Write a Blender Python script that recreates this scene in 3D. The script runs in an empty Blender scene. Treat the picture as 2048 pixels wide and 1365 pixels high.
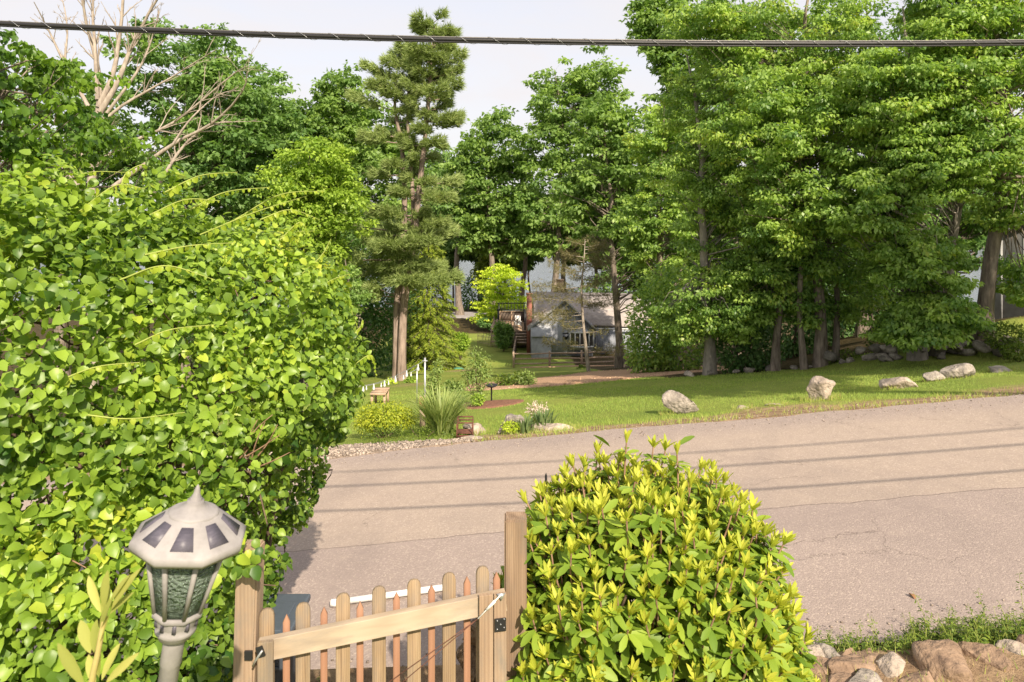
import bpy, bmesh, math, random
import numpy as np
from mathutils import Vector, Matrix, noise as mnoise

# ------------------------------------------------------------------ camera, sky, sun, exposure
SC = bpy.context.scene
COL = SC.collection
CZ = 3.3                      # eye height above the road in front of the gate
F = 2048 * 24.0 / 36.0        # focal length in photograph pixels
HY = 430.0                    # photograph row of the horizon

cam_data = bpy.data.cameras.new('camera')
cam = bpy.data.objects.new('camera', cam_data)
COL.objects.link(cam)
cam.location = (0, 0, CZ)
cam.rotation_euler = (math.radians(90), 0, 0)
cam_data.sensor_width = 36
cam_data.lens = 24
cam_data.shift_y = (HY - 682.5) / 2048.0
cam_data.clip_start = 0.05
cam_data.clip_end = 6000
cam_data.dof.use_dof = True
cam_data.dof.focus_distance = 9.0
cam_data.dof.aperture_fstop = 10.0
SC.camera = cam

SUN_DIR = Vector((0.46, -1.15, 1.0)).normalized()      # towards the sun: behind the camera, to the right
sun_el = math.asin(SUN_DIR.z)
world = bpy.data.worlds.new('World')
SC.world = world
world.use_nodes = True
wn, wl = world.node_tree.nodes, world.node_tree.links
wn.clear()
w_out = wn.new('ShaderNodeOutputWorld')
w_bg = wn.new('ShaderNodeBackground')
w_sky = wn.new('ShaderNodeTexSky')
w_sky.sky_type = 'NISHITA'
w_sky.sun_disc = False
w_sky.sun_elevation = sun_el
w_sky.sun_rotation = math.atan2(SUN_DIR.x, SUN_DIR.y)
w_sky.air_density = 1.0
w_sky.dust_density = 2.0
w_sky.ozone_density = 1.0
# thin veil of high cloud over the whole sky
w_tc = wn.new('ShaderNodeTexCoord')
w_map = wn.new('ShaderNodeMapping')
w_map.inputs['Scale'].default_value = (1.2, 1.2, 4.5)
w_map.inputs['Rotation'].default_value = (0.1, 0.12, 0.3)
w_no = wn.new('ShaderNodeTexNoise')
w_no.inputs['Scale'].default_value = 3.0
w_no.inputs['Detail'].default_value = 7
w_no.inputs['Roughness'].default_value = 0.55
w_no.inputs['Distortion'].default_value = 0.7
w_r = wn.new('ShaderNodeMapRange')
w_r.inputs['From Min'].default_value = 0.32
w_r.inputs['From Max'].default_value = 0.72
w_r.inputs['To Min'].default_value = 0.80
w_r.inputs['To Max'].default_value = 0.98
w_mix = wn.new('ShaderNodeMix')
w_mix.data_type = 'RGBA'
w_mix.inputs[7].default_value = (3.42, 3.25, 3.26, 1)
wl.new(w_tc.outputs['Generated'], w_map.inputs['Vector'])
wl.new(w_map.outputs['Vector'], w_no.inputs['Vector'])
wl.new(w_no.outputs['Fac'], w_r.inputs['Value'])
wl.new(w_r.outputs['Result'], w_mix.inputs[0])
wl.new(w_sky.outputs['Color'], w_mix.inputs[6])
wl.new(w_mix.outputs[2], w_bg.inputs['Color'])
wl.new(w_bg.outputs['Background'], w_out.inputs['Surface'])
w_bg.inputs['Strength'].default_value = 0.10

sun_data = bpy.data.lights.new('sun', 'SUN')
sun_data.energy = 2.9
sun_data.angle = math.radians(0.53)
sun_data.color = (1.0, 0.865, 0.69)
sun = bpy.data.objects.new('sun', sun_data)
COL.objects.link(sun)
sun.location = (30, -30, 60)
sun.rotation_euler = SUN_DIR.to_track_quat('Z', 'Y').to_euler()

SC.view_settings.view_transform = 'Standard'
SC.view_settings.look = 'None'
SC.view_settings.exposure = 1.45
SC.view_settings.gamma = 1.0
SC.view_settings.use_curve_mapping = False
SC.render.engine = 'CYCLES'
SC.cycles.use_denoising = True
SC.cycles.max_bounces = 12
SC.cycles.diffuse_bounces = 8
SC.cycles.glossy_bounces = 2
SC.cycles.transmission_bounces = 8
SC.cycles.transparent_max_bounces = 6
SC.cycles.sample_clamp_indirect = 6

# ------------------------------------------------------------------ helpers
RNG = np.random.default_rng(7)
random.seed(7)

def P(px, py, d):
    """photograph pixel at a distance in metres -> point in the place"""
    return Vector(((px - 1024) * d / F, d, CZ - (py - HY) * d / F))

PROF_D = [-60, -10, 0, 2, 4.25, 4.8, 10, 17, 23, 36, 54, 58, 70, 85, 100, 112, 130, 290, 320, 600, 4000]
PROF_Z = [1.5, -1.4, -2.42, -2.7, -2.78, -3.3, -3.3, -4.67, -5.86, -8.5, -12.05, -12.05, -12.3, -12.6, -13.5, -15.4, -17, -17, -14, -11, -9]
CROSS_D = [0, 4.25, 4.8, 15, 20, 36, 54, 62, 300]
CROSS_C = [.03, .03, .088, .088, .084, .05, .015, 0, 0]

def G(x, y):
    x = np.asarray(x, float); y = np.asarray(y, float)
    xs = 30 * np.tanh(x / 30)
    z = np.interp(y, PROF_D, PROF_Z) + np.interp(y, CROSS_D, CROSS_C) * xs
    z = z + np.clip((x - 9) / 4, 0, 1.5) * np.clip((y - 17.5) / 2.5, 0, 1) * np.clip((60 - y) / 30, 0, 1) * 0.75
    return z + CZ

def Gv(x, y, dz=0.0):
    return Vector((x, y, float(G(x, y)) + dz))

def base_at(px, d):
    x = (px - 1024) * d / F
    return Gv(x, d)

def nrm(a):
    return a / np.maximum(np.linalg.norm(a, axis=-1, keepdims=True), 1e-9)

def mesh_np(name, V, Fs, tint=None, smooth=False):
    V = np.ascontiguousarray(V, dtype=np.float32)
    if not isinstance(Fs, list):
        Fs = [Fs]
    Fs = [np.asarray(f, dtype=np.int32) for f in Fs if len(f)]
    me = bpy.data.meshes.new(name)
    me.vertices.add(len(V)); me.vertices.foreach_set('co', V.ravel())
    loops = np.concatenate([f.ravel() for f in Fs])
    tot = np.concatenate([np.full(len(f), f.shape[1], np.int32) for f in Fs])
    start = np.concatenate([[0], np.cumsum(tot)[:-1]]).astype(np.int32)
    me.loops.add(len(loops)); me.loops.foreach_set('vertex_index', loops)
    me.polygons.add(len(tot)); me.polygons.foreach_set('loop_start', start)
    if smooth:
        me.polygons.foreach_set('use_smooth', np.ones(len(tot), bool))
    if tint is not None:
        at = me.attributes.new('tint', 'FLOAT', 'POINT')
        at.data.foreach_set('value', np.ascontiguousarray(tint, dtype=np.float32))
    me.update(calc_edges=True)
    return me

def link(name, me, mat=None, parent=None):
    o = bpy.data.objects.new(name, me)
    COL.objects.link(o)
    if mat is not None and me is not None and not me.materials:
        me.materials.append(mat)
    if parent is not None:
        o.parent = parent
        o.matrix_parent_inverse = Matrix.Translation(parent.location).inverted() if parent.location.length else Matrix()
    return o

def tag(o, label=None, cat=None, group=None, kind=None):
    if label: o['label'] = label
    if cat: o['category'] = cat
    if group: o['group'] = group
    if kind: o['kind'] = kind
    return o

def thing(name, label, cat, loc=(0, 0, 0), group=None):
    o = bpy.data.objects.new(name, None)
    o.empty_display_size = 0.1
    COL.objects.link(o)
    o.location = loc
    return tag(o, label, cat, group)

class MB:
    """collects simple shapes into one mesh (world coordinates)"""
    def __init__(self):
        self.V = []; self.T = []; self.Q = []; self.n = 0
    def add(self, V, T=None, Q=None):
        V = np.asarray(V, float)
        if T is not None and len(T): self.T.append(np.asarray(T) + self.n)
        if Q is not None and len(Q): self.Q.append(np.asarray(Q) + self.n)
        self.V.append(V); self.n += len(V)
        return self
    def box(self, c, s, M=None):
        v = np.array([[x, y, z] for z in (-.5, .5) for y in (-.5, .5) for x in (-.5, .5)]) * np.array(s)
        if M is not None: v = v @ np.array(M.to_3x3()).T
        return self.add(v + np.array(c), Q=[[0, 2, 3, 1], [4, 5, 7, 6], [0, 1, 5, 4], [2, 6, 7, 3], [0, 4, 6, 2], [1, 3, 7, 5]])
    def prism(self, poly, y0, y1):
        """polygon in the x-z plane extruded along y"""
        n = len(poly)
        v = [(p[0], y0, p[1]) for p in poly] + [(p[0], y1, p[1]) for p in poly]
        q = [[i, (i + 1) % n, (i + 1) % n + n, i + n] for i in range(n)]
        self.add(v, Q=q)
        b = self.n - 2 * n
        for k in range(1, n - 1):
            self.T.append(np.array([[b, b + k + 1, b + k], [b + n, b + n + k, b + n + k + 1]]))
        return self
    def tube(self, pts, radii, sides=6, cap=True):
        V, Q, T = tube(pts, radii, sides, cap)
        return self.add(V, T, Q)
    def lathe(self, prof, c, sides=24, M=None):
        """profile of (radius, height)"""
        a = np.linspace(0, 2 * np.pi, sides, endpoint=False)
        V = np.concatenate([np.stack([r * np.cos(a), r * np.sin(a), np.full(sides, h)], 1) for r, h in prof])
        if M is not None: V = V @ np.array(M.to_3x3()).T
        V = V + np.array(c)
        i = np.arange(sides); j = (i + 1) % sides
        Q = np.concatenate([np.stack([k * sides + i, k * sides + j, (k + 1) * sides + j, (k + 1) * sides + i], 1) for k in range(len(prof) - 1)])
        return self.add(V, Q=Q)
    def build(self, name, mat, parent=None, smooth=False, tint=None):
        V = np.concatenate(self.V)
        Fs = []
        if self.T: Fs.append(np.concatenate(self.T))
        if self.Q: Fs.append(np.concatenate(self.Q))
        return link(name, mesh_np(name, V, Fs, smooth=smooth, tint=tint), mat, parent)

def tube(pts, radii, sides=6, cap=True):
    pts = np.asarray(pts, float); n = len(pts)
    radii = np.full(n, radii, float) if np.isscalar(radii) else np.asarray(radii, float)
    t = nrm(np.gradient(pts, axis=0))
    ref = np.array([0, 0, 1.0]) if abs(t[:, 2]).mean() < .8 else np.array([1.0, 0, 0])
    u = nrm(np.cross(t, ref)); v = np.cross(t, u)
    a = np.linspace(0, 2 * np.pi, sides, endpoint=False)
    V = (pts[:, None] + radii[:, None, None] * (np.cos(a)[None, :, None] * u[:, None] + np.sin(a)[None, :, None] * v[:, None])).reshape(-1, 3)
    i = np.arange(sides); j = (i + 1) % sides
    Q = np.concatenate([np.stack([k * sides + i, k * sides + j, (k + 1) * sides + j, (k + 1) * sides + i], 1) for k in range(n - 1)])
    T = np.zeros((0, 3), int)
    if cap:
        V = np.concatenate([V, pts[:1], pts[-1:]])
        a0, a1 = n * sides, n * sides + 1
        T = np.concatenate([np.stack([np.full(sides, a0), j, i], 1), np.stack([np.full(sides, a1), (n - 1) * sides + i, (n - 1) * sides + j], 1)])
    return V, Q, T

def spline(pts, n):
    """smooth curve through points (Catmull-Rom)"""
    p = np.asarray(pts, float)
    p = np.concatenate([[2 * p[0] - p[1]], p, [2 * p[-1] - p[-2]]])
    m = len(p) - 3
    out = []
    for s in np.linspace(0, m - 1e-6, n):
        i = int(s); t = s - i
        a, b, c, d = p[i:i + 4]
        out.append(.5 * ((2 * b) + (-a + c) * t + (2 * a - 5 * b + 4 * c - d) * t * t + (-a + 3 * b - 3 * c + d) * t ** 3))
    return np.array(out)

# ---- leaves
def leaf_template(stations, fold=.25, curl=.15, cup=0.0):
    """stations: (t along leaf, half width); returns verts, tris for a leaf along +Y, face +Z"""
    V = [(0, 0, 0)]; T = []
    prev = None
    for t, w in stations:
        z = -curl * t * t
        if w <= 0:
            V.append((0, t, z)); k = len(V) - 1
            if prev is not None:
                m, l, r = prev
                T += [(l, m, k), (m, r, k)]
            prev = None
        else:
            V += [(0, t, z), (-w, t, z + fold * w + cup), (w, t, z + fold * w + cup)]
            k = len(V) - 3
            if prev is None:
                T += [(0, k, k + 1), (0, k + 2, k)]
            else:
                m, l, r = prev
                T += [(l, m, k), (l, k, k + 1), (m, r, k + 2), (m, k + 2, k)]
            prev = (k, k + 1, k + 2)
    return np.array(V, float), np.array(T)

LEAF_HEART = leaf_template([(.10, .30), (.45, .46), (.82, .29), (1.02, 0)], .38, .40)
LEAF_HEART2 = leaf_template([(.22, .38), (.68, .38), (1.02, 0)], .34, .36)
LEAF_OVAL = leaf_template([(.25, .15), (.6, .20), (.88, .10), (1, 0)], .25, .25)
LEAF_NARROW = leaf_template([(.3, .10), (.65, .12), (1, 0)], .45, -.10)
LEAF_LONG = leaf_template([(.2, .085), (.5, .125), (.8, .085), (1, 0)], .5, -.05)
LEAF_KITE = (np.array([(0, 0, 0), (.30, .48, .10), (0, 1, -.12), (-.30, .48, .10)], float), np.array([(0, 1, 2, 3)]))
LEAF_BLADE = (np.array([(-.5, 0, 0), (.5, 0, 0), (0, 1, 0)], float), np.array([(0, 1, 2)]))

def leaf_basis(axis, normal):
    y = nrm(axis)
    z = nrm(normal - (normal * y).sum(-1, keepdims=True) * y)
    x = np.cross(y, z)
    return x, y, z

def scatter(tpl, pos, axis, normal, scale, tint, wid=None):
    V0, F0 = tpl
    n = len(pos); nv = len(V0)
    x, y, z = leaf_basis(axis, normal)
    sc = np.broadcast_to(np.asarray(scale, float), (n,))
    w = sc if wid is None else np.broadcast_to(np.asarray(wid, float), (n,))
    V = (pos[:, None] + (w[:, None] * V0[None, :, 0])[..., None] * x[:, None] + (sc[:, None] * V0[None, :, 1])[..., None] * y[:, None]
         + (sc[:, None] * V0[None, :, 2])[..., None] * z[:, None]).reshape(-1, 3)
    Fc = (F0[None] + (np.arange(n) * nv)[:, None, None]).reshape(-1, F0.shape[1])
    return V, Fc, np.repeat(np.broadcast_to(tint, (n,)), nv)

def rnd_dir(n, rng):
    return nrm(rng.normal(size=(n, 3)))

# ------------------------------------------------------------------ materials
def new_mat(name):
    m = bpy.data.materials.new(name)
    m.use_nodes = True
    nt = m.node_tree
    nt.nodes.clear()
    out = nt.nodes.new('ShaderNodeOutputMaterial')
    return m, nt.nodes, nt.links, out

def rgba(c):
    return (c[0], c[1], c[2], 1)

def leaf_mat(name, dark, light, trans=.35, rough=.45, spec=.35, accent=None, accent_at=.9, tgain=1.25, gain=1.0):
    dark, light = [v * gain for v in dark], [v * gain for v in light]
    m, N, L, out = new_mat(name)
    at = N.new('ShaderNodeAttribute'); at.attribute_name = 'tint'
    cr = N.new('ShaderNodeValToRGB')
    cr.color_ramp.elements[0].color = rgba(dark)
    cr.color_ramp.elements[1].color = rgba(light)
    if accent:
        cr.color_ramp.elements[1].position = accent_at
        e = cr.color_ramp.elements.new(1.0); e.color = rgba(accent)
    p = N.new('ShaderNodeBsdfPrincipled')
    p.inputs['Roughness'].default_value = rough
    p.inputs['Specular IOR Level'].default_value = spec
    t = N.new('ShaderNodeBsdfTranslucent')
    mul = N.new('ShaderNodeMix'); mul.data_type = 'RGBA'; mul.blend_type = 'MULTIPLY'; mul.inputs[0].default_value = 1
    mul.inputs[7].default_value = (1.12 * tgain, 1.15 * tgain, .62 * tgain, 1)
    mx = N.new('ShaderNodeMixShader'); mx.inputs[0].default_value = trans
    L.new(at.outputs['Fac'], cr.inputs[0])
    L.new(cr.outputs[0], p.inputs['Base Color'])
    L.new(cr.outputs[0], mul.inputs[6]); L.new(mul.outputs[2], t.inputs['Color'])
    L.new(p.outputs[0], mx.inputs[1]); L.new(t.outputs[0], mx.inputs[2])
    L.new(mx.outputs[0], out.inputs['Surface'])
    return m

def noise_mat(name, c0, c1, scale=8, rough=.8, bump=.3, bscale=None, stretch=(1, 1, 1), detail=6, spec=.3, c2=None, contrast=(.3, .7), bdist=.01, metal=0):
    m, N, L, out = new_mat(name)
    tc = N.new('ShaderNodeTexCoord')
    mp = N.new('ShaderNodeMapping'); mp.inputs['Scale'].default_value = stretch
    no = N.new('ShaderNodeTexNoise'); no.inputs['Scale'].default_value = scale; no.inputs['Detail'].default_value = detail
    no.inputs['Roughness'].default_value = .62
    cr = N.new('ShaderNodeValToRGB')
    cr.color_ramp.elements[0].position = contrast[0]; cr.color_ramp.elements[1].position = contrast[1]
    cr.color_ramp.elements[0].color = rgba(c0); cr.color_ramp.elements[1].color = rgba(c1)
    if c2:
        e = cr.color_ramp.elements.new((contrast[0] + contrast[1]) / 2); e.color = rgba(c2)
    p = N.new('ShaderNodeBsdfPrincipled')
    p.inputs['Roughness'].default_value = rough
    p.inputs['Specular IOR Level'].default_value = spec
    p.inputs['Metallic'].default_value = metal
    nb = N.new('ShaderNodeTexNoise'); nb.inputs['Scale'].default_value = bscale or scale * 3; nb.inputs['Detail'].default_value = 5
    bp = N.new('ShaderNodeBump'); bp.inputs['Strength'].default_value = bump; bp.inputs['Distance'].default_value = bdist
    L.new(tc.outputs['Object'], mp.inputs['Vector'])
    L.new(mp.outputs[0], no.inputs['Vector']); L.new(mp.outputs[0], nb.inputs['Vector'])
    L.new(no.outputs['Fac'], cr.inputs[0]); L.new(cr.outputs[0], p.inputs['Base Color'])
    L.new(nb.outputs['Fac'], bp.inputs['Height']); L.new(bp.outputs[0], p.inputs['Normal'])
    L.new(p.outputs[0], out.inputs['Surface'])
    return m

def wood_mat(name, c0, c1, c2=None, axis=2, scale=18, knots=True, rough=.75):
    """sawn timber: grain runs along the given object axis"""
    m, N, L, out = new_mat(name)
    tc = N.new('ShaderNodeTexCoord')
    oi = N.new('ShaderNodeObjectInfo')
    add = N.new('ShaderNodeVectorMath'); add.operation = 'ADD'
    sc = N.new('ShaderNodeVectorMath'); sc.operation = 'SCALE'; sc.inputs['Scale'].default_value = 9.0
    cx = N.new('ShaderNodeCombineXYZ')
    L.new(oi.outputs['Random'], cx.inputs[0]); L.new(oi.outputs['Random'], cx.inputs[1]); L.new(oi.outputs['Random'], cx.inputs[2])
    L.new(cx.outputs[0], sc.inputs[0])
    L.new(tc.outputs['Object'], add.inputs[0]); L.new(sc.outputs[0], add.inputs[1])
    mp = N.new('ShaderNodeMapping')
    s = [1, 1, 1]; s[axis] = .07
    mp.inputs['Scale'].default_value = s
    L.new(add.outputs[0], mp.inputs['Vector'])
    no = N.new('ShaderNodeTexNoise'); no.inputs['Scale'].default_value = scale; no.inputs['Detail'].default_value = 6; no.inputs['Distortion'].default_value = .6
    wv = N.new('ShaderNodeTexWave'); wv.bands_direction = 'X'; wv.inputs['Scale'].default_value = scale * 1.5
    wv.inputs['Distortion'].default_value = 6; wv.inputs['Detail'].default_value = 2
    mixf = N.new('ShaderNodeMath'); mixf.operation = 'MULTIPLY_ADD'; mixf.inputs[1].default_value = .16
    cr = N.new('ShaderNodeValToRGB')
    cr.color_ramp.elements[0].position = .25; cr.color_ramp.elements[1].position = .95
    cr.color_ramp.elements[0].color = rgba(c0); cr.color_ramp.elements[1].color = rgba(c1)
    if c2:
        e = cr.color_ramp.elements.new(.6); e.color = rgba(c2)
    p = N.new('ShaderNodeBsdfPrincipled'); p.inputs['Roughness'].default_value = rough; p.inputs['Specular IOR Level'].default_value = .2
    bp = N.new('ShaderNodeBump'); bp.inputs['Strength'].default_value = .35; bp.inputs['Distance'].default_value = .004
    L.new(mp.outputs[0], no.inputs['Vector']); L.new(mp.outputs[0], wv.inputs['Vector'])
    L.new(wv.outputs['Fac'], mixf.inputs[0]); L.new(no.outputs['Fac'], mixf.inputs[2])
    L.new(mixf.outputs[0], cr.inputs[0])
    col = cr.outputs[0]
    if knots:
        vo = N.new('ShaderNodeTexVoronoi'); vo.inputs['Scale'].default_value = 5.5
        mk = N.new('ShaderNodeMapping'); s2 = [1, 1, 1]; s2[axis] = .55; mk.inputs['Scale'].default_value = s2
        L.new(add.outputs[0], mk.inputs['Vector']); L.new(mk.outputs[0], vo.inputs['Vector'])
        kr = N.new('ShaderNodeMapRange'); kr.inputs['From Min'].default_value = .07; kr.inputs['From Max'].default_value = .02
        mm = N.new('ShaderNodeMix'); mm.data_type = 'RGBA'
        mm.inputs[7].default_value = (c0[0] * .45, c0[1] * .38, c0[2] * .3, 1)
        L.new(vo.outputs['Distance'], kr.inputs['Value']); L.new(kr.outputs[0], mm.inputs[0]); L.new(col, mm.inputs[6])
        col = mm.outputs[2]
    # uneven greying by the weather
    ws = N.new('ShaderNodeTexNoise'); ws.inputs['Scale'].default_value = 7; ws.inputs['Detail'].default_value = 7; ws.inputs['Roughness'].default_value = .7
    mw = N.new('ShaderNodeMapping'); s3 = [1, 1, 1]; s3[axis] = .3; mw.inputs['Scale'].default_value = s3
    L.new(add.outputs[0], mw.inputs['Vector']); L.new(mw.outputs[0], ws.inputs['Vector'])
    wr = N.new('ShaderNodeMapRange'); wr.inputs['From Min'].default_value = .46; wr.inputs['From Max'].default_value = .66; wr.inputs['To Max'].default_value = .8
    mg = N.new('ShaderNodeMix'); mg.data_type = 'RGBA'; g_ = (c0[0] + c1[0] + c1[1]) / 3 * .62; mg.inputs[7].default_value = (g_ * 1.02, g_ * .90, g_ * .76, 1)
    L.new(ws.outputs['Fac'], wr.inputs['Value']); L.new(wr.outputs[0], mg.inputs[0]); L.new(col, mg.inputs[6]); col = mg.outputs[2]
    L.new(col, p.inputs['Base Color'])
    L.new(mixf.outputs[0], bp.inputs['Height']); L.new(bp.outputs[0], p.inputs['Normal'])
    L.new(p.outputs[0], out.inputs['Surface'])
    return m

def plain_mat(name, c, rough=.5, metal=0, spec=.5):
    return noise_mat(name, [v * .85 for v in c], c, scale=30, rough=rough, bump=.05, metal=metal, spec=spec)

M = {}
M['bark'] = noise_mat('bark_grey', (.09, .07, .055), (.32, .265, .215), scale=9, stretch=(1, 1, .22), bump=.9, bscale=14, bdist=.05, rough=.9)
M['bark_pale'] = noise_mat('bark_pale', (.13, .115, .10), (.34, .30, .26), scale=7, stretch=(1, 1, .35), bump=.7, bscale=16, bdist=.03, rough=.9)
M['bark_pine'] = noise_mat('bark_pine', (.15, .11, .09), (.42, .325, .27), scale=7, stretch=(1, 1, .16), bump=1, bscale=9, bdist=.06, rough=.9)
M['bark_dead'] = noise_mat('bark_dead', (.20, .165, .135), (.44, .38, .31), scale=12, stretch=(1, 1, .3), bump=.5, rough=.9)
M['twig'] = noise_mat('twig_brown', (.06, .04, .03), (.19, .13, .09), scale=20, bump=.3, rough=.9)
M['twig_red'] = noise_mat('twig_reddish', (.20, .11, .07), (.38, .24, .16), scale=20, bump=.3, rough=.8)
M['stem_green'] = noise_mat('stem_green', (.24, .30, .06), (.36, .40, .10), scale=20, bump=.1, rough=.6)
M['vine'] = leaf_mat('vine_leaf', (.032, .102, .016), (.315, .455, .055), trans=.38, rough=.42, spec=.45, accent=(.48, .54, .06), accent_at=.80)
M['sapling'] = leaf_mat('sapling_leaf', (.035, .105, .014), (.22, .36, .035), trans=.42, rough=.42, spec=.4)
M['vine_tip'] = leaf_mat('vine_tip_leaf', (.24, .36, .03), (.42, .50, .06), trans=.42, rough=.4)
M['oak'] = leaf_mat('oak_leaf', (.040, .085, .022), (.125, .190, .055), trans=.42, rough=.5, spec=.3, gain=2.2)
M['oak_light'] = leaf_mat('oak_light_leaf', (.060, .112, .028), (.165, .235, .062), trans=.44, rough=.5, spec=.3, gain=2.0)
M['maple_light'] = leaf_mat('maple_leaf', (.085, .150, .018), (.23, .31, .045), trans=.38, rough=.5, spec=.3, gain=1.8)
M['beech'] = leaf_mat('beech_leaf', (.042, .092, .022), (.175, .245, .052), trans=.42, rough=.42, spec=.4, accent=(.30, .35, .05), accent_at=.80, gain=2.15)
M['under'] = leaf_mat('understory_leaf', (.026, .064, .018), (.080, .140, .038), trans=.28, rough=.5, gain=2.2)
M['pine'] = leaf_mat('pine_needle', (.075, .115, .035), (.20, .245, .085), trans=.25, rough=.55, accent=(.34, .29, .10), accent_at=.92, gain=1.8)
M['pine_dull'] = leaf_mat('dull_pine_needle', (.085, .085, .035), (.22, .20, .085), trans=.25, rough=.55, accent=(.32, .24, .10), accent_at=.85)
M['hemlock'] = leaf_mat('hemlock_needle', (.085, .140, .016), (.25, .31, .035), trans=.3, rough=.55, accent=(.38, .40, .05), accent_at=.8, gain=1.25)
M['lime'] = leaf_mat('lime_maple_leaf', (.24, .33, .028), (.47, .53, .055), trans=.40, rough=.5, gain=1.5)
M['rhodo_old'] = leaf_mat('rhododendron_old_leaf', (.12, .21, .022), (.30, .40, .045), trans=.28, rough=.5, spec=.3)
M['rhodo_new'] = leaf_mat('rhododendron_new_leaf', (.34, .40, .035), (.60, .59, .09), trans=.36, rough=.5, spec=.25)
M['shoot'] = leaf_mat('downy_shoot_leaf', (.25, .28, .06), (.46, .45, .13), trans=.25, rough=.7, spec=.2)
M['yellowbush'] = leaf_mat('yellow_shrub_leaf', (.22, .30, .022), (.50, .53, .045), trans=.35, rough=.5)
M['rose'] = leaf_mat('rose_leaf', (.07, .115, .025), (.17, .22, .06), trans=.3, rough=.45, gain=1.8)
M['grassblade'] = leaf_mat('grass_blade', (.072, .118, .026), (.19, .235, .055), trans=.35, rough=.6, spec=.2, accent=(.46, .37, .17), accent_at=.72, gain=2.0)
M['tallgrass'] = leaf_mat('tall_grass_blade', (.18, .26, .07), (.42, .48, .17), trans=.35, rough=.5)
M['weed'] = leaf_mat('weed_leaf', (.055, .11, .016), (.20, .27, .035), trans=.3, rough=.5)
M['petal'] = leaf_mat('pale_petal', (.55, .42, .36), (.72, .62, .55), trans=.3, rough=.6)
M['iris_leaf'] = leaf_mat('iris_blade', (.11, .18, .07), (.24, .31, .13), trans=.3, rough=.45)
M['farwood'] = leaf_mat('far_wood_leaf', (.035, .07, .018), (.10, .145, .035), trans=.25, rough=.6, gain=1.8)
# ------------------------------------------------------------------ the setting
def smooth_noise(x, y, s=1.0, seed=0):
    x = x * s + seed * 7.13; y = y * s - seed * 3.7
    return (np.sin(x * 1.0 + 1.7 * np.sin(y * .7)) + np.sin(y * 1.3 + 1.3 * np.sin(x * .9 + 2)) + .6 * np.sin(x * 2.3 + y * 1.9) + .4 * np.sin(3.7 * x - 2.9 * y)) / 3.0

MULCH = [(-1.9, 24.5), (-1.0, 23.0), (1.2, 22.6), (3.4, 23.2), (6.0, 24.4), (8.5, 26.5), (9.5, 33), (6.5, 36), (4.0, 35), (2.2, 31), (.2, 29.5), (-1.6, 28)]
ROSEBED = [(-1.5, 16.4), (-.6, 15.7), (.1, 16.2), (.3, 17.2), (-.4, 17.9), (-1.4, 17.8)]
GRAVEL = [(-4.6, 9.7), (-2.6, 9.80), (-1.5, 9.95), (-.55, 10.12), (-.75, 10.42), (-1.5, 10.72), (-2.5, 10.95), (-4.6, 10.8)]

def in_poly(poly, x, y):
    c = np.zeros(x.shape, bool); n = len(poly)
    for i in range(n):
        x0, y0 = poly[i]; x1, y1 = poly[(i + 1) % n]
        hit = ((y0 > y) != (y1 > y)) & (x < (x1 - x0) * (y - y0) / (y1 - y0 + 1e-12) + x0)
        c ^= hit
    return c

def lawn_edge(x):
    return np.where(x > 5, 21.6 - .22 * (x - 6), 70.0)

def ground_masks(x, y):
    """what grows where: lawn, dry verge, leaf litter (0..1 each)"""
    n = smooth_noise(x, y, 1.6, 1)
    lit = np.clip((y - lawn_edge(x) + .35 * n) / .7, 0, 1)
    lit = np.maximum(lit, np.clip((-x - 9.5 - (y - 30) * .05 + .6 * n) / 2, 0, 1) * (y > 24))
    lit = np.maximum(lit, np.clip((y - 92) / 8, 0, 1))
    verge = np.clip(1.75 - (y - 10.0) / (.66 + .36 * n + .04 * np.clip(x, 0, 5)), 0, 1) * (y > 9)
    verge = np.maximum(verge, ((y > 4.0) & (y < 6)) * np.clip(1 - np.abs(y - 4.7) / .55, 0, 1))
    verge = np.maximum(verge, ((y > 2.4) & (y < 6) & (x < 1.0)) * 1.0)
    verge = np.maximum(verge, ((y > 3.85) & (y < 6)) * .95)
    dry = np.exp(-(((x + 3.7) / 1.3) ** 2 + ((y - 50) / 4.0) ** 2)) * .9
    dry = np.maximum(dry, np.exp(-(((x + 4.6) / 1.6) ** 2 + ((y - 32) / 2.5) ** 2)) * .5)
    dry = np.maximum(dry, np.exp(-(((x + 6.2) / 1.8) ** 2 + ((y - 82) / 4.0) ** 2)))
    return lit, np.maximum(verge, dry)

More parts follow.
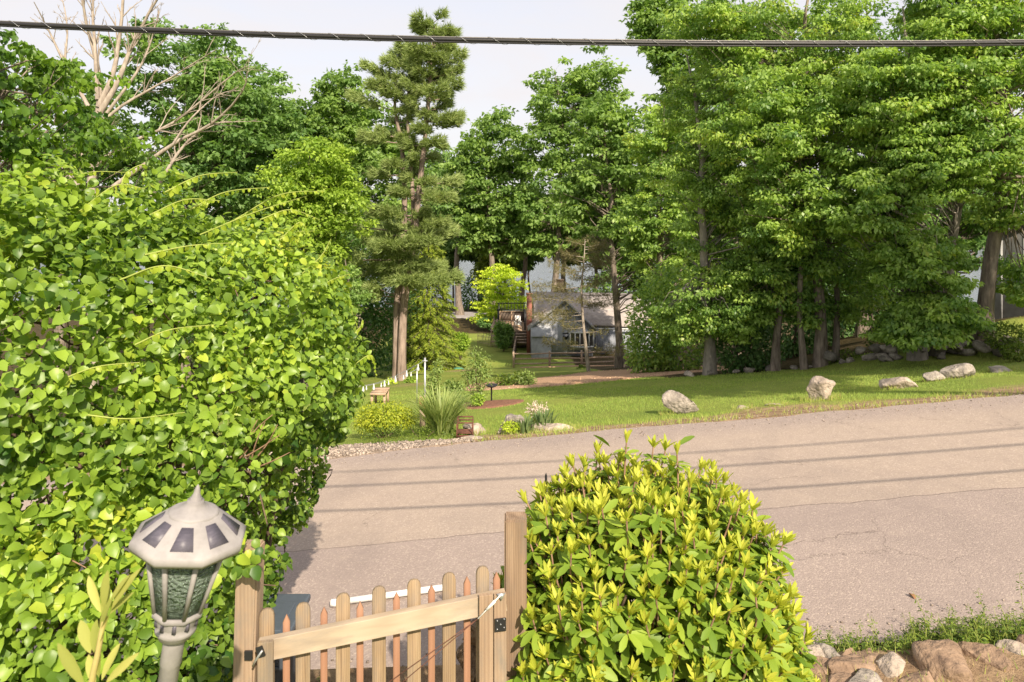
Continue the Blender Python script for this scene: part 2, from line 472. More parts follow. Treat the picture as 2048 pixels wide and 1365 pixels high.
def ground_mat():
    m, N, L, out = new_mat('lawn_and_soil')
    tc = N.new('ShaderNodeTexCoord')
    def tex(scale, detail=6, rough=.6):
        n = N.new('ShaderNodeTexNoise'); n.inputs['Scale'].default_value = scale; n.inputs['Detail'].default_value = detail
        n.inputs['Roughness'].default_value = rough; L.new(tc.outputs['Object'], n.inputs['Vector']); return n
    def ramp(src, a, b, p0=.3, p1=.7):
        r = N.new('ShaderNodeValToRGB'); r.color_ramp.elements[0].position = p0; r.color_ramp.elements[1].position = p1
        r.color_ramp.elements[0].color = rgba(a); r.color_ramp.elements[1].color = rgba(b); L.new(src, r.inputs[0]); return r
    def mix(f, a, b):
        x = N.new('ShaderNodeMix'); x.data_type = 'RGBA'; L.new(f, x.inputs[0]); L.new(a, x.inputs[6]); L.new(b, x.inputs[7]); return x.outputs[2]
    def attr(name):
        a = N.new('ShaderNodeAttribute'); a.attribute_name = name; return a.outputs['Fac']
    big, fine, mid = tex(.55, 5), tex(38, 4, .75), tex(5, 6, .7)
    lawn = mix(fine.outputs['Fac'], ramp(big.outputs['Fac'], (.12, .18, .034), (.21, .25, .05)).outputs[0], ramp(big.outputs['Fac'], (.20, .265, .05), (.33, .345, .085)).outputs[0])
    dirt = ramp(mid.outputs['Fac'], (.20, .13, .080), (.43, .31, .19), .35, .68).outputs[0]
    litter = ramp(mid.outputs['Fac'], (.030, .030, .012), (.11, .075, .038), .35, .7).outputs[0]
    def edge(f, sharp=.25):
        s = N.new('ShaderNodeMath'); s.operation = 'ADD'
        q = N.new('ShaderNodeMath'); q.operation = 'MULTIPLY_ADD'; q.inputs[1].default_value = .9; q.inputs[2].default_value = -.45
        L.new(mid.outputs['Fac'], q.inputs[0]); L.new(f, s.inputs[0]); L.new(q.outputs[0], s.inputs[1])
        r = N.new('ShaderNodeMapRange'); r.inputs['From Min'].default_value = .5 - sharp; r.inputs['From Max'].default_value = .5 + sharp
        L.new(s.outputs[0], r.inputs['Value']); return r.outputs[0]
    c = mix(edge(attr('dry')), lawn, dirt)
    c = mix(edge(attr('litter')), c, litter)
    p = N.new('ShaderNodeBsdfPrincipled'); p.inputs['Roughness'].default_value = .9; p.inputs['Specular IOR Level'].default_value = .1
    bp = N.new('ShaderNodeBump'); bp.inputs['Strength'].default_value = .9; bp.inputs['Distance'].default_value = .03
    L.new(fine.outputs['Fac'], bp.inputs['Height']); L.new(bp.outputs[0], p.inputs['Normal'])
    L.new(c, p.inputs['Base Color']); L.new(p.outputs[0], out.inputs['Surface'])
    return m

gy = np.concatenate([np.arange(-60, -8, 4), np.arange(-8, 4, .5), np.arange(4, 12, .14), np.arange(12, 30, .35), np.arange(30, 62, .7), np.arange(62, 135, 2.5), np.geomspace(140, 4000, 22)])
gxp = np.concatenate([np.arange(0, 16, .4), np.arange(16, 40, 2), np.geomspace(42, 3000, 18)])
gx = np.concatenate([-gxp[:0:-1], gxp])
XX, YY = np.meshgrid(gx, gy)
ZZ = G(XX, YY) + np.where((YY > 4.95) & (YY < 9.9), -.06, 0) + np.where(YY > 11, .03 * smooth_noise(XX, YY, 1.1, 3), 0)
nx, ny = len(gx), len(gy)
ii, jj = np.meshgrid(np.arange(nx - 1), np.arange(ny - 1))
a = (jj * nx + ii).ravel()
gq = np.stack([a, a + 1, a + 1 + nx, a + nx], 1)
gme = mesh_np('ground', np.stack([XX.ravel(), YY.ravel(), ZZ.ravel()], 1), gq, smooth=True)
lit, dry = ground_masks(XX.ravel(), YY.ravel())
for nm, arr in (('litter', lit), ('dry', dry)):
    at = gme.attributes.new(nm, 'FLOAT', 'POINT'); at.data.foreach_set('value', arr.astype(np.float32))
ground = tag(link('ground', gme, ground_mat()), 'lawn sloping down to the lake with worn sandy verge', kind='structure')

# ---- road
def road_mat():
    m, N, L, out = new_mat('old_asphalt')
    tc = N.new('ShaderNodeTexCoord')
    sep = N.new('ShaderNodeSeparateXYZ'); L.new(tc.outputs['Object'], sep.inputs[0])
    def tex(scale, detail=5, rough=.6, dist=0):
        n = N.new('ShaderNodeTexNoise'); n.inputs['Scale'].default_value = scale; n.inputs['Detail'].default_value = detail
        n.inputs['Roughness'].default_value = rough; n.inputs['Distortion'].default_value = dist
        L.new(tc.outputs['Object'], n.inputs['Vector']); return n
    def math_(op, a, b=None, c=None):
        n = N.new('ShaderNodeMath'); n.operation = op
        for k, v in enumerate((a, b, c)):
            if v is None: continue
            if isinstance(v, (int, float)): n.inputs[k].default_value = v
            else: L.new(v, n.inputs[k])
        return n.outputs[0]
    def rng(v, a, b, c=0, d=1):
        n = N.new('ShaderNodeMapRange'); L.new(v, n.inputs['Value'])
        for k, q in zip(('From Min', 'From Max', 'To Min', 'To Max'), (a, b, c, d)): n.inputs[k].default_value = q
        return n.outputs[0]
    def mix(f, a, b, bl='MIX'):
        x = N.new('ShaderNodeMix'); x.data_type = 'RGBA'; x.blend_type = bl
        for k, v in ((0, f), (6, a), (7, b)):
            if isinstance(v, tuple): x.inputs[k].default_value = rgba(v)
            elif isinstance(v, (int, float)): x.inputs[k].default_value = v
            else: L.new(v, x.inputs[k])
        return x.outputs[2]
    grit = N.new('ShaderNodeTexVoronoi'); grit.inputs['Scale'].default_value = 75; L.new(tc.outputs['Object'], grit.inputs['Vector'])
    n1, n2, n3 = tex(1.1, 4), tex(60, 3, .7), tex(6, 6, .65)
    # the far lane is an older, sandier surface than the near one; they meet in a seam
    w = math_('MULTIPLY_ADD', tex(1.6, 5).outputs['Fac'], .16, -.08)
    seam = math_('ADD', sep.outputs['Y'], w)
    lane = rng(seam, 7.05, 7.12)
    near_c = mix(n1.outputs['Fac'], (.280, .226, .202), (.325, .264, .235))
    far_c = mix(n1.outputs['Fac'], (.315, .255, .212), (.370, .300, .248))
    c = mix(lane, near_c, far_c)
    c = mix(rng(seam, 9.3, 9.75, 0, .75), c, (.265, .217, .198))           # darker tar towards the far edge
    c = mix(rng(n3.outputs['Fac'], .42, .75, 0, .30), c, (.235, .19, .17))
    c = mix(rng(grit.outputs['Color'], .62, .95, 0, .55), c, (.52, .435, .365))
    c = mix(rng(n2.outputs['Fac'], .58, .74, 0, .55), c, (.105, .085, .08))
    c = mix(rng(tex(.45, 6, .62, .8).outputs['Fac'], .50, .72, 0, .42), c, (.20, .165, .152))   # old oil and wear
    c = mix(rng(tex(2.6, 5, .7, .4).outputs['Fac'], .60, .74, 0, .35), c, (.42, .345, .285))
    sl = math_('ABSOLUTE', math_('SUBTRACT', seam, 7.08))
    crack = rng(sl, .012, .004, 0, .45)
    v = N.new('ShaderNodeTexVoronoi'); v.feature = 'DISTANCE_TO_EDGE'; v.inputs['Scale'].default_value = .85
    dv = N.new('ShaderNodeVectorMath'); dv.operation = 'MULTIPLY_ADD'; dv.inputs[1].default_value = (.55, .55, 0)
    L.new(tex(2.3, 6, .7).outputs['Color'], dv.inputs[0]); L.new(tc.outputs['Object'], dv.inputs[2]); L.new(dv.outputs[0], v.inputs['Vector'])
    cm = math_('MULTIPLY', rng(v.outputs['Distance'], .005, .0015, 0, .38), rng(tex(.5, 3).outputs['Fac'], .52, .60))
    crack = math_('MAXIMUM', crack, cm)
    c = mix(crack, c, (.075, .055, .045))
    p = N.new('ShaderNodeBsdfPrincipled'); p.inputs['Roughness'].default_value = .85; p.inputs['Specular IOR Level'].default_value = .25
    h = math_('SUBTRACT', math_('MULTIPLY_ADD', grit.outputs['Distance'], -.6, n2.outputs['Fac']), math_('MULTIPLY', crack, 2.0))
    bp = N.new('ShaderNodeBump'); bp.inputs['Strength'].default_value = .55; bp.inputs['Distance'].default_value = .008
    L.new(h, bp.inputs['Height']); L.new(bp.outputs[0], p.inputs['Normal'])
    L.new(c, p.inputs['Base Color']); L.new(p.outputs[0], out.inputs['Surface'])
    return m

rx = np.concatenate([np.arange(-70, -8, 2.0), np.arange(-8, 14, .12), np.arange(14, 70, 2.0)])
rt = np.linspace(0, 1, 16)
y0 = 4.86 + .05 * smooth_noise(rx, rx * 0, 2.2, 5) + .02 * smooth_noise(rx, rx * 0, 9, 6)
y1 = 10.0 + .07 * smooth_noise(rx, rx * 0, 1.1, 7) + .035 * smooth_noise(rx, rx * 0, 6, 8)
RX, RT = np.meshgrid(rx, rt)
RY = y0[None] * (1 - RT) + y1[None] * RT
RZ = np.maximum(CZ - 3.3 + .088 * 30 * np.tanh(RX / 30), G(RX, RY)) + .018
n1 = len(rx); ii, jj = np.meshgrid(np.arange(n1 - 1), np.arange(len(rt) - 1)); a = (jj * n1 + ii).ravel()
road = link('road', mesh_np('road', np.stack([RX.ravel(), RY.ravel(), RZ.ravel()], 1), np.stack([a, a + 1, a + 1 + n1, a + n1], 1), smooth=True), road_mat())
tag(road, 'sunlit old asphalt road climbing to the right, seamed and cracked', kind='structure')

def sheet(name, poly, mat, label, dz=.02, mound=.0, step=.25, kind='structure'):
    """ground-hugging patch with a wavy edge"""
    px_ = np.array(poly); c = px_.mean(0)
    ring = spline(list(px_) + [px_[0]], 72)[:-1, :2] if px_.shape[1] == 3 else spline(np.c_[np.array(list(px_) + [px_[0]]), np.zeros(len(px_) + 1)], 73)[:-1, :2]
    n = len(ring); rads = [1, .97, .85, .65, .4, .15]
    V = []
    for k, s in enumerate(rads):
        q = c + (ring - c) * s
        h = -.03 if k == 0 else dz + mound * (1 - s) * 2
        V.append(np.stack([q[:, 0], q[:, 1], G(q[:, 0], q[:, 1]) + h], 1))
    V = np.concatenate(V + [np.array([[c[0], c[1], float(G(*c)) + dz + mound * 2]])])
    i = np.arange(n); j = (i + 1) % n
    Q = np.concatenate([np.stack([k * n + i, k * n + j, (k + 1) * n + j, (k + 1) * n + i], 1) for k in range(len(rads) - 1)])
    T = np.stack([(len(rads) - 1) * n + i, (len(rads) - 1) * n + j, np.full(n, len(V) - 1)], 1)
    return tag(link(name, mesh_np(name, V, [T, Q], smooth=True), mat), label, kind=kind)

mulch_m = noise_mat('bark_mulch', (.20, .115, .07), (.54, .345, .21), scale=16, rough=.95, bump=.8, bscale=22, bdist=.05, c2=(.42, .265, .17))
redmulch_m = noise_mat('dark_red_mulch', (.13, .06, .04), (.34, .17, .11), scale=16, rough=.95, bump=1, bscale=30, bdist=.04)
sheet('mulch_bed', MULCH, mulch_m, 'long bed of orange brown bark mulch across the lawn', .05, .03)
sheet('mulch_bed', [(.5, 50.6), (3, 50.9), (6, 51), (8.5, 51.5), (8.4, 53.2), (5, 53.0), (2.5, 52.7), (.8, 52)], mulch_m, 'narrow mulch strip along the split rail fence', .05, .02)
sheet('mulch_bed', ROSEBED, redmulch_m, 'dark red mulch circle around the flowering bush', .03, .03)
drive_m = noise_mat('driveway_gravel', (.26, .235, .23), (.40, .37, .35), scale=3, rough=.95, bump=.3)
sheet('driveway', [(-8.5, 84), (-5.5, 82.5), (-1, 82), (4, 82.5), (8, 84), (8, 92), (-2, 91), (-8.5, 90)], drive_m, 'pale gravel driveway beyond the lawn', .05)
litter_m = noise_mat('gravel_bed', (.20, .15, .11), (.40, .31, .24), scale=30, rough=.95, bump=.8, bdist=.03)
sheet('gravel_patch', GRAVEL, litter_m, 'patch of pale pink gravel beside the road', .02)

# ---- lake
def lake_mat():
    m, N, L, out = new_mat('lake_water')
    tc = N.new('ShaderNodeTexCoord')
    mp = N.new('ShaderNodeMapping'); mp.inputs['Scale'].default_value = (.35, 1.5, 1)
    no = N.new('ShaderNodeTexNoise'); no.inputs['Scale'].default_value = .9; no.inputs['Detail'].default_value = 4
    bp = N.new('ShaderNodeBump'); bp.inputs['Strength'].default_value = .6; bp.inputs['Distance'].default_value = .25
    p = N.new('ShaderNodeBsdfPrincipled'); p.inputs['Base Color'].default_value = (.055, .075, .09, 1); p.inputs['Roughness'].default_value = .16
    p.inputs['Specular IOR Level'].default_value = .7
    L.new(tc.outputs['Object'], mp.inputs['Vector']); L.new(mp.outputs[0], no.inputs['Vector'])
    L.new(no.outputs['Fac'], bp.inputs['Height']); L.new(bp.outputs[0], p.inputs['Normal']); L.new(p.outputs[0], out.inputs['Surface'])
    return m
LAKE_Z = CZ - 14.6
lk = MB(); lk.add([(-500, 95, LAKE_Z), (500, 95, LAKE_Z), (500, 330, LAKE_Z), (-500, 330, LAKE_Z)], Q=[[0, 1, 2, 3]])
tag(lk.build('lake', lake_mat()), 'blue grey lake glimpsed between the trunks', kind='structure')

# wooded far shore: nobody could count its trees
rng = np.random.default_rng(31)
nc = 420
fc = np.stack([rng.uniform(-260, 260, nc), rng.uniform(296, 360, nc), np.zeros(nc)], 1)
fr = rng.uniform(4, 8, nc)
fc[:, 2] = G(fc[:, 0], fc[:, 1]) + fr * rng.uniform(.5, 2.6, nc)
k = rng.integers(0, nc, 20000)
u = rnd_dir(len(k), rng)
pos = fc[k] + u * fr[k][:, None] * np.array([1, 1, 1.1]) * rng.uniform(.75, 1, (len(k), 1))
V, Fq, ti = scatter(LEAF_KITE, pos, rnd_dir(len(k), rng), u + .6 * rnd_dir(len(k), rng), rng.uniform(.9, 1.7, len(k)), np.clip(rng.random(len(k)) * .6 + rng.random(nc)[k] * .4, 0, 1))
tag(link('far_woods', mesh_np('far_woods', V, Fq, ti), M['farwood']), 'green woods along the far shore of the lake', 'woods', kind='stuff')

# ---- mown grass and the ragged verge
def grass_field(n, xr, yr, hmin, hmax, w, seed, name, label, keep):
    rng = np.random.default_rng(seed)
    y = yr[0] + (yr[1] - yr[0]) * rng.random(n) ** 1.5
    x = (rng.random(n) * (xr[1] - xr[0]) + xr[0]) * y
    kk = keep(x, y, rng)
    x, y = x[kk], y[kk]; n = len(x)
    lit, dry = ground_masks(x, y)
    pos = np.stack([x, y, G(x, y) - .005], 1)
    ax = np.stack([rng.normal(0, .35, n), rng.normal(0, .35, n), np.ones(n)], 1)
    nm = np.stack([rng.normal(0, .6, n), -np.ones(n), rng.normal(0, .3, n)], 1)
    h = rng.uniform(hmin, hmax, n) * (1 + .8 * np.clip(1 - (y - 10.2) / 1.0, 0, 1) * (y > 9))
    ti = np.clip(.15 + .5 * rng.random(n) + .12 * smooth_noise(x, y, .7, 4) + .55 * dry * rng.random(n), 0, 1)
    V, Fc, t = scatter(LEAF_BLADE, pos, ax, nm, h, ti, wid=w * np.maximum(1, y / 11))
    return tag(link(name, mesh_np(name, V, Fc, t), M['grassblade']), label, 'grass', kind='stuff')

def keep_lawn(x, y, rng):
    lit, dry = ground_masks(x, y)
    ok = (rng.random(len(x)) > lit) & (rng.random(len(x)) > np.clip(dry * 1.25, 0, .96))
    for pl in (MULCH, ROSEBED, GRAVEL): ok &= ~in_poly(pl, x, y)
    return ok & (y > 10.02)
grass_field(110000, (-.42, .80), (10.0, 27), .025, .06, .008, 41, 'lawn_grass', 'short mown grass on the sloping lawn', keep_lawn)

# ---- gravel pebbles
def pebbles(name, poly, n, smin, smax, mat, label, seed, holes=()):
    rng = np.random.default_rng(seed)
    pl = np.array(poly); lo, hi = pl.min(0), pl.max(0)
    q = rng.uniform(lo, hi, (n * 3, 2)); q = q[in_poly(poly, q[:, 0], q[:, 1])][:n]
    bm = bmesh.new(); bmesh.ops.create_icosphere(bm, subdivisions=1, radius=1)
    V0 = np.array([v.co[:] for v in bm.verts]); F0 = np.array([[v.index for v in f.verts] for f in bm.faces]); bm.free()
    # one rough octahedral pebble is enough at this size
    V0 = np.array([(1, 0, 0), (-1, 0, 0), (0, 1, 0), (0, -1, 0), (0, 0, 1), (.5, .6, .55), (-.6, .4, .6), (0, 0, -1)], float)
    F0 = np.array([(0, 5, 4), (5, 2, 6), (5, 6, 4), (6, 1, 4), (1, 3, 4), (3, 0, 4), (0, 2, 5), (2, 1, 6), (0, 3, 7), (3, 1, 7), (1, 2, 7), (2, 0, 7)])
    m = len(q); s = rng.uniform(smin, smax, m)
    pos = np.stack([q[:, 0], q[:, 1], G(q[:, 0], q[:, 1]) + .02 + s * .2], 1)
    x, y, z = leaf_basis(np.c_[rng.normal(size=(m, 2)), rng.normal(0, .3, m)], np.c_[rng.normal(0, .3, (m, 2)), np.ones(m)])
    sx, sy, sz = s * rng.uniform(.6, 1, m), s, s * rng.uniform(.35, .6, m)
    V = (pos[:, None] + V0[None, :, 0:1] * (sx[:, None] * x)[:, None] + V0[None, :, 1:2] * (sy[:, None] * y)[:, None] + V0[None, :, 2:3] * (sz[:, None] * z)[:, None]).reshape(-1, 3)
    Fc = (F0[None] + (np.arange(m) * len(V0))[:, None, None]).reshape(-1, 3)
    return tag(link(name, mesh_np(name, V, Fc, np.repeat(rng.random(m), len(V0))), mat), label, 'gravel', kind='stuff')
M['pebble'] = leaf_mat('pebble_stone', (.17, .135, .11), (.46, .38, .31), trans=0.0, rough=.8, spec=.3)
pebbles('gravel', GRAVEL, 2600, .014, .042, M['pebble'], 'loose pale pebbles lying on the gravel patch', 55)
M['chip'] = leaf_mat('mulch_chip', (.22, .13, .08), (.66, .44, .28), trans=0.0, rough=.9, spec=.2)
for k_, (ya, yb, n_, lab_) in enumerate(((9.55, 10.45, 1300, 'grit and small stones strewn along the far edge of the road'), (4.75, 5.25, 900, 'grit strewn along the near edge of the road'))):
    pebbles('road_grit', [(-3.5, ya), (11, ya), (11, yb), (-3.5, yb)], n_, .004, .016, M['pebble'], lab_, 60 + k_)
pebbles('mulch_chips', MULCH, 2600, .03, .085, M['chip'], 'loose bark chips and dry leaves on the mulch bed', 56)
# ------------------------------------------------------------------ trees
def clump_leaves(centres, radii, per, rng, flat=.6, up=.6, droop=.3, size=(.1, .16), spread=.42, under=.55):
    k = np.repeat(np.arange(len(centres)), per)
    n = len(k)
    u = rnd_dir(n, rng)
    r = rng.random(n) ** spread
    off = u * r[:, None] * np.array([1, 1, flat])
    off[:, 2] = np.where(off[:, 2] < 0, off[:, 2] * under, off[:, 2])
    pos = centres[k] + off * radii[k][:, None]
    h = np.c_[u[:, :2], np.zeros(n)]
    normal = .45 * u + np.array([0, 0, up]) + .55 * rnd_dir(n, rng)
    axis = .8 * h + .7 * rnd_dir(n, rng) + np.array([0, 0, -droop])
    ct = rng.random(len(centres))
    tint = np.clip(.62 * ct[k] ** 1.3 + .42 * rng.random(n), 0, 1)
    return pos, axis, normal, rng.uniform(size[0], size[1], n), tint

def limbs_to(mb, trunk_pts, trunk_r, centres, rng, zmin, thick=.24, rise=.55, sides=5):
    tp = np.asarray(trunk_pts); tz = tp[:, 2]
    for c in centres[rng.random(len(centres)) < .45]:
        d = np.hypot(c[0] - np.interp(c[2], tz, tp[:, 0]), c[1] - np.interp(c[2], tz, tp[:, 1]))
        za = np.clip(c[2] - rise * d - rng.uniform(0, .6), zmin, tz[-1] * .985 + tz[0] * .015)
        p0 = np.array([np.interp(za, tz, tp[:, 0]), np.interp(za, tz, tp[:, 1]), za])
        r0 = max(.012, thick * np.interp(za, tz, trunk_r))
        L = np.linalg.norm(c - p0)
        mid1 = p0 + (c - p0) * .35 + rng.normal(0, .09 * L, 3) + np.array([0, 0, .04 * L])
        mid2 = p0 + (c - p0) * .7 + rng.normal(0, .09 * L, 3)
        mb.tube([p0, mid1, mid2, c], [r0, r0 * .7, r0 * .42, r0 * .12], 4, cap=False)

def trunk_curve(b, top, rng, n=9, wob=.02):
    t = np.linspace(0, 1, n)[:, None]
    b = np.array(b); top = np.array(top)
    H = np.linalg.norm(top - b)
    p = b + (top - b) * t
    off = np.cumsum(rng.normal(0, wob * H / 3, (n, 3)), 0) * np.sin(np.pi * t) ** .7
    off[:, 2] = 0
    return p + off

def deciduous(name, label, base, H, lobes, nclump, per, cr, leaf, mat, bark='bark', tr=.22, seed=1, flat=.6, up=.6, droop=.3, lean=(0, 0), shell=.32, group=None, stems=None, spread=.42, tpl=None, bare=.22):
    """lobes: ellipsoids (dx, dy, height of centre, rx, ry, rz) about the base"""
    nclump, cr, per = int(nclump * 3.3), cr * .58, max(9, int(per * .255))
    if base[1] > 35: per, leaf = max(7, int(per * .66)), (leaf[0] * 1.17, leaf[1] * 1.17)
    rng = np.random.default_rng(seed)
    b = np.array(base, float)
    root = thing(name, label, 'tree', base, group or 'trees on the slope and in the wood')
    mb = MB()
    allc = []
    vol = np.array([l[3] * l[4] * l[5] for l in lobes]) ** (2 / 3.)
    cnt = np.maximum(3, (nclump * vol / vol.sum()).astype(int))
    for l, m in zip(lobes, cnt):
        u = rnd_dir(m, rng)
        r = shell + (1 - shell) * rng.random(m) ** .7
        r *= 1 + .12 * np.sin(u[:, 0] * 5 + l[0] * 3) * np.cos(u[:, 2] * 4 + l[2])
        allc.append(b + np.array(l[:3]) + u * r[:, None] * np.array(l[3:6]))
    C = np.concatenate(allc)
    C[:, 2] = np.maximum(C[:, 2], G(C[:, 0], C[:, 1]) + .4)
    R = cr * rng.uniform(.65, 1.35, len(C))
    stems = stems or [(0, 0, lean[0], lean[1], 1.0, tr)]
    near = None
    for (sx, sy, lx, ly, hf, r0) in stems:
        tp = trunk_curve(b + np.array([sx, sy, float(G(b[0] + sx, b[1] + sy)) - b[2] - .15]), b + np.array([sx + lx, sy + ly, H * hf]), rng, 10, .03)
        rr = r0 * (1 - np.linspace(0, 1, 10)) ** .75 + .018
        rr[0] *= 1.45; rr[1] *= 1.05
        mb.tube(tp, rr, 9, cap=False)
        limbs_to(mb, tp, rr, C[rng.random(len(C)) < 1.0 / len(stems)] if len(stems) > 1 else C, rng, b[2] + H * bare)
    mb.build('trunk', M[bark], root, smooth=True)
    pos, ax, nm, sz, ti = clump_leaves(C, R, per, rng, flat, up, droop, leaf, spread)
    V, Fc, t = scatter(tpl or LEAF_KITE, pos, ax, nm, sz, ti)
    link('crown', mesh_np('crown', V, Fc, t), M[mat], root)
    return root

def shrub(name, label, base, lobes, n, leaf, mat, seed=1, tpl=LEAF_KITE, stems=7, cat='shrub', group=None, up=.6, droop=.2, bark='twig', loose=.35, part='foliage'):
    rng = np.random.default_rng(seed)
    b = np.array(base, float)
    root = thing(name, label, cat, base, group or ('garden shrubs and undergrowth' if cat == 'shrub' else 'low plants in the garden'))
    mb = MB()
    P_, A_, N_ = [], [], []
    vol = np.array([l[3] * l[4] * l[5] for l in lobes]) ** (2 / 3.); vol /= vol.sum()
    for l, v in zip(lobes, vol):
        m = max(8, int(n * v)); c = b + np.array(l[:3]); R = np.array(l[3:6])
        u = rnd_dir(m, rng)
        r = (1 - loose * rng.random(m) ** 1.2) * (1 + .14 * np.sin(7 * u[:, 0] + 3 * u[:, 2]) * np.sin(6 * u[:, 1] + l[0] * 9) + .10 * rng.normal(size=m))
        p = c + u * R * r[:, None]
        P_.append(p); A_.append(.7 * u + .6 * rnd_dir(m, rng) + np.array([0, 0, .1 - droop])); N_.append(.6 * u + np.array([0, 0, up]) + .5 * rnd_dir(m, rng))
        for s in range(max(2, int(stems * v))):
            e = c + rnd_dir(1, rng)[0] * R * .75
            q = b + np.array([rng.normal(0, .08), rng.normal(0, .08), 0]) * min(1, R[0]); q[2] = float(G(q[0], q[1])) - .03
            mid = (q + e) / 2 + rng.normal(0, .06, 3) * R
            mb.tube([q, mid, e], [.02 * max(.5, R[2]), .014 * max(.5, R[2]), .004], 5, cap=False)
    pos = np.concatenate(P_); keep = pos[:, 2] > G(pos[:, 0], pos[:, 1]) + .02
    pos = pos[keep]; A = np.concatenate(A_)[keep]; Nn = np.concatenate(N_)[keep]
    mb.build('stem', M[bark], root)
    V, Fc, t = scatter(tpl, pos, A, Nn, rng.uniform(leaf[0], leaf[1], len(pos)), np.clip(rng.random(len(pos)) * .8 + .2 * np.sin(pos[:, 0] * 3) ** 2, 0, 1))
    link(part, mesh_np(part, V, Fc, t), M[mat], root)
    return root

# --- tall oaks and maples down the slope
def B(px, d): return tuple(base_at(px, d))
def rel(base, px, py, d):
    """crown centre seen at a pixel, d metres away, relative to the base"""
    q = P(px, py, d); return (q.x - base[0], q.y - base[1], q.z - base[2])

TREES = []
def tree_px(name, label, bpx, d, top, lobes_px, nclump, per, cr, leaf, mat, **kw):
    """lobes in photograph pixels: (px, py, rx px, ry px, depth offset)"""
    b = B(bpx, d)
    H = CZ - (top - HY) * d / F - b[2]
    lobes = []
    for (px, py, rx_, ry_, dd) in lobes_px:
        o = rel(b, px, py, d + dd)
        lobes.append((o[0], o[1], o[2], rx_ * (d + dd) / F, max(1.2, .85 * rx_ * (d + dd) / F), ry_ * (d + dd) / F))
    return deciduous(name, label, b, H * .93, lobes, nclump, per, cr, leaf, M and mat, **kw)

tree_px('oak_tree', 'tall round-headed oak rising behind the bare dead tree', 365, 38, 20,
        [(360, 130, 150, 100, 0), (440, 210, 120, 110, -1), (300, 260, 130, 130, 1), (470, 320, 110, 100, -1), (380, 420, 150, 130, 0)], 120, 330, .95, (.20, .34), 'oak', seed=11, tr=.38)
tree_px('oak_tree', 'dark oak left of the dead tree, half hidden by the vine thicket', 130, 42, 130,
        [(110, 250, 120, 130, 0), (200, 330, 120, 120, -1), (60, 400, 130, 130, 0)], 80, 300, 1.0, (.22, .36), 'oak', seed=12, tr=.36)
tree_px('maple_tree', 'broad oak shading the ground between the dead tree and the pale maple', 540, 40, 160,
        [(530, 260, 80, 90, 0), (560, 360, 90, 100, 0), (500, 460, 110, 110, -1)], 80, 300, .9, (.20, .34), 'oak', seed=13, tr=.34)
tree_px('maple_tree', 'pale green maple with open spreading crown left of the white pine', 655, 47, 130,
        [(680, 200, 60, 70, 0), (640, 260, 70, 70, 0), (690, 310, 70, 80, 0)], 80, 280, .9, (.20, .34), 'oak_light', seed=14, tr=.28)
tree_px('maple_tree', 'bright yellow-green maple leaning out in front of the oaks', 620, 33, 265,
        [(640, 330, 75, 65, 0), (590, 390, 75, 75, -.5), (680, 420, 70, 70, 0), (620, 480, 90, 70, 0)], 90, 260, .75, (.14, .26), 'maple_light', seed=15, tr=.22)
tree_px('birch_tree', 'small grey-green tree in the dark hollow left of the pine trunk', 690, 30, 500,
        [(690, 590, 45, 60, 0), (660, 640, 50, 60, 0), (640, 560, 50, 60, 0)], 46, 230, .55, (.10, .18), 'oak_light', seed=16, tr=.11)
tree_px('oak_tree', 'distant oak showing between the white pine and the tall oak by the house', 985, 84, 215,
        [(985, 290, 65, 70, 0), (940, 350, 60, 60, 0), (1030, 370, 60, 80, 0), (985, 440, 85, 55, 0), (955, 475, 60, 40, 0), (1040, 485, 55, 35, 0)], 125, 260, 1.7, (.35, .6), 'oak_light', seed=17, tr=.42, bare=.4)
tree_px('oak_tree', 'tall oak standing right behind the grey house', 1108, 80, 100,
        [(1130, 200, 75, 90, 0), (1190, 170, 70, 70, 0), (1090, 300, 70, 90, 0), (1180, 330, 80, 90, 0), (1090, 430, 80, 65, 0), (1190, 440, 70, 60, 0), (1075, 475, 55, 35, 0), (1200, 490, 45, 30, 0)], 160, 280, 1.45, (.32, .56), 'oak_light', seed=18, tr=.40, bare=.4)
tree_px('oak_tree', 'leaning oak whose brown trunk passes the right end of the split rail fence', 1240, 42, 190,
        [(1215, 260, 75, 75, 1), (1260, 330, 65, 80, 0), (1180, 390, 75, 70, 2), (1250, 440, 65, 65, 0), (1200, 470, 50, 40, 2), (1280, 530, 50, 60, .5)], 135, 270, .85, (.20, .34), 'oak_light', seed=19, tr=.23, lean=(-.9, .5))
tree_px('maple_tree', 'tall pale tree running out of the top of the picture beside the beeches', 1345, 46, -60,
        [(1330, 60, 75, 90, 0), (1380, 140, 70, 90, 0), (1300, 20, 40, 50, 0), (1340, 250, 70, 90, 0), (1380, 330, 70, 80, 0)], 120, 280, 1.0, (.22, .36), 'oak_light', seed=20, tr=.36)
tree_px('oak_tree', 'full-crowned oak filling the gap right of the dead tree limbs', 470, 46, 90,
        [(470, 200, 100, 90, 0), (520, 290, 110, 100, 0), (430, 330, 110, 100, 0), (560, 420, 110, 90, 0)], 110, 290, 1.1, (.24, .38), 'oak', seed=25, tr=.34)
tree_px('oak_tree', 'hazy oak behind the pale maple and the pine', 720, 62, 170,
        [(720, 270, 80, 80, 0), (780, 340, 70, 80, 0), (660, 360, 80, 80, 0), (740, 430, 90, 60, 0)], 90, 280, 1.3, (.30, .5), 'oak_light', seed=26, tr=.34)
tree_px('oak_tree', 'shore oak seen behind the pine trunk', 890, 100, 250,
        [(880, 340, 60, 60, 0), (850, 420, 60, 60, 0), (910, 440, 55, 60, 0), (870, 490, 50, 40, 0)], 80, 250, 1.8, (.4, .66), 'oak', seed=27, tr=.3, bare=.35)
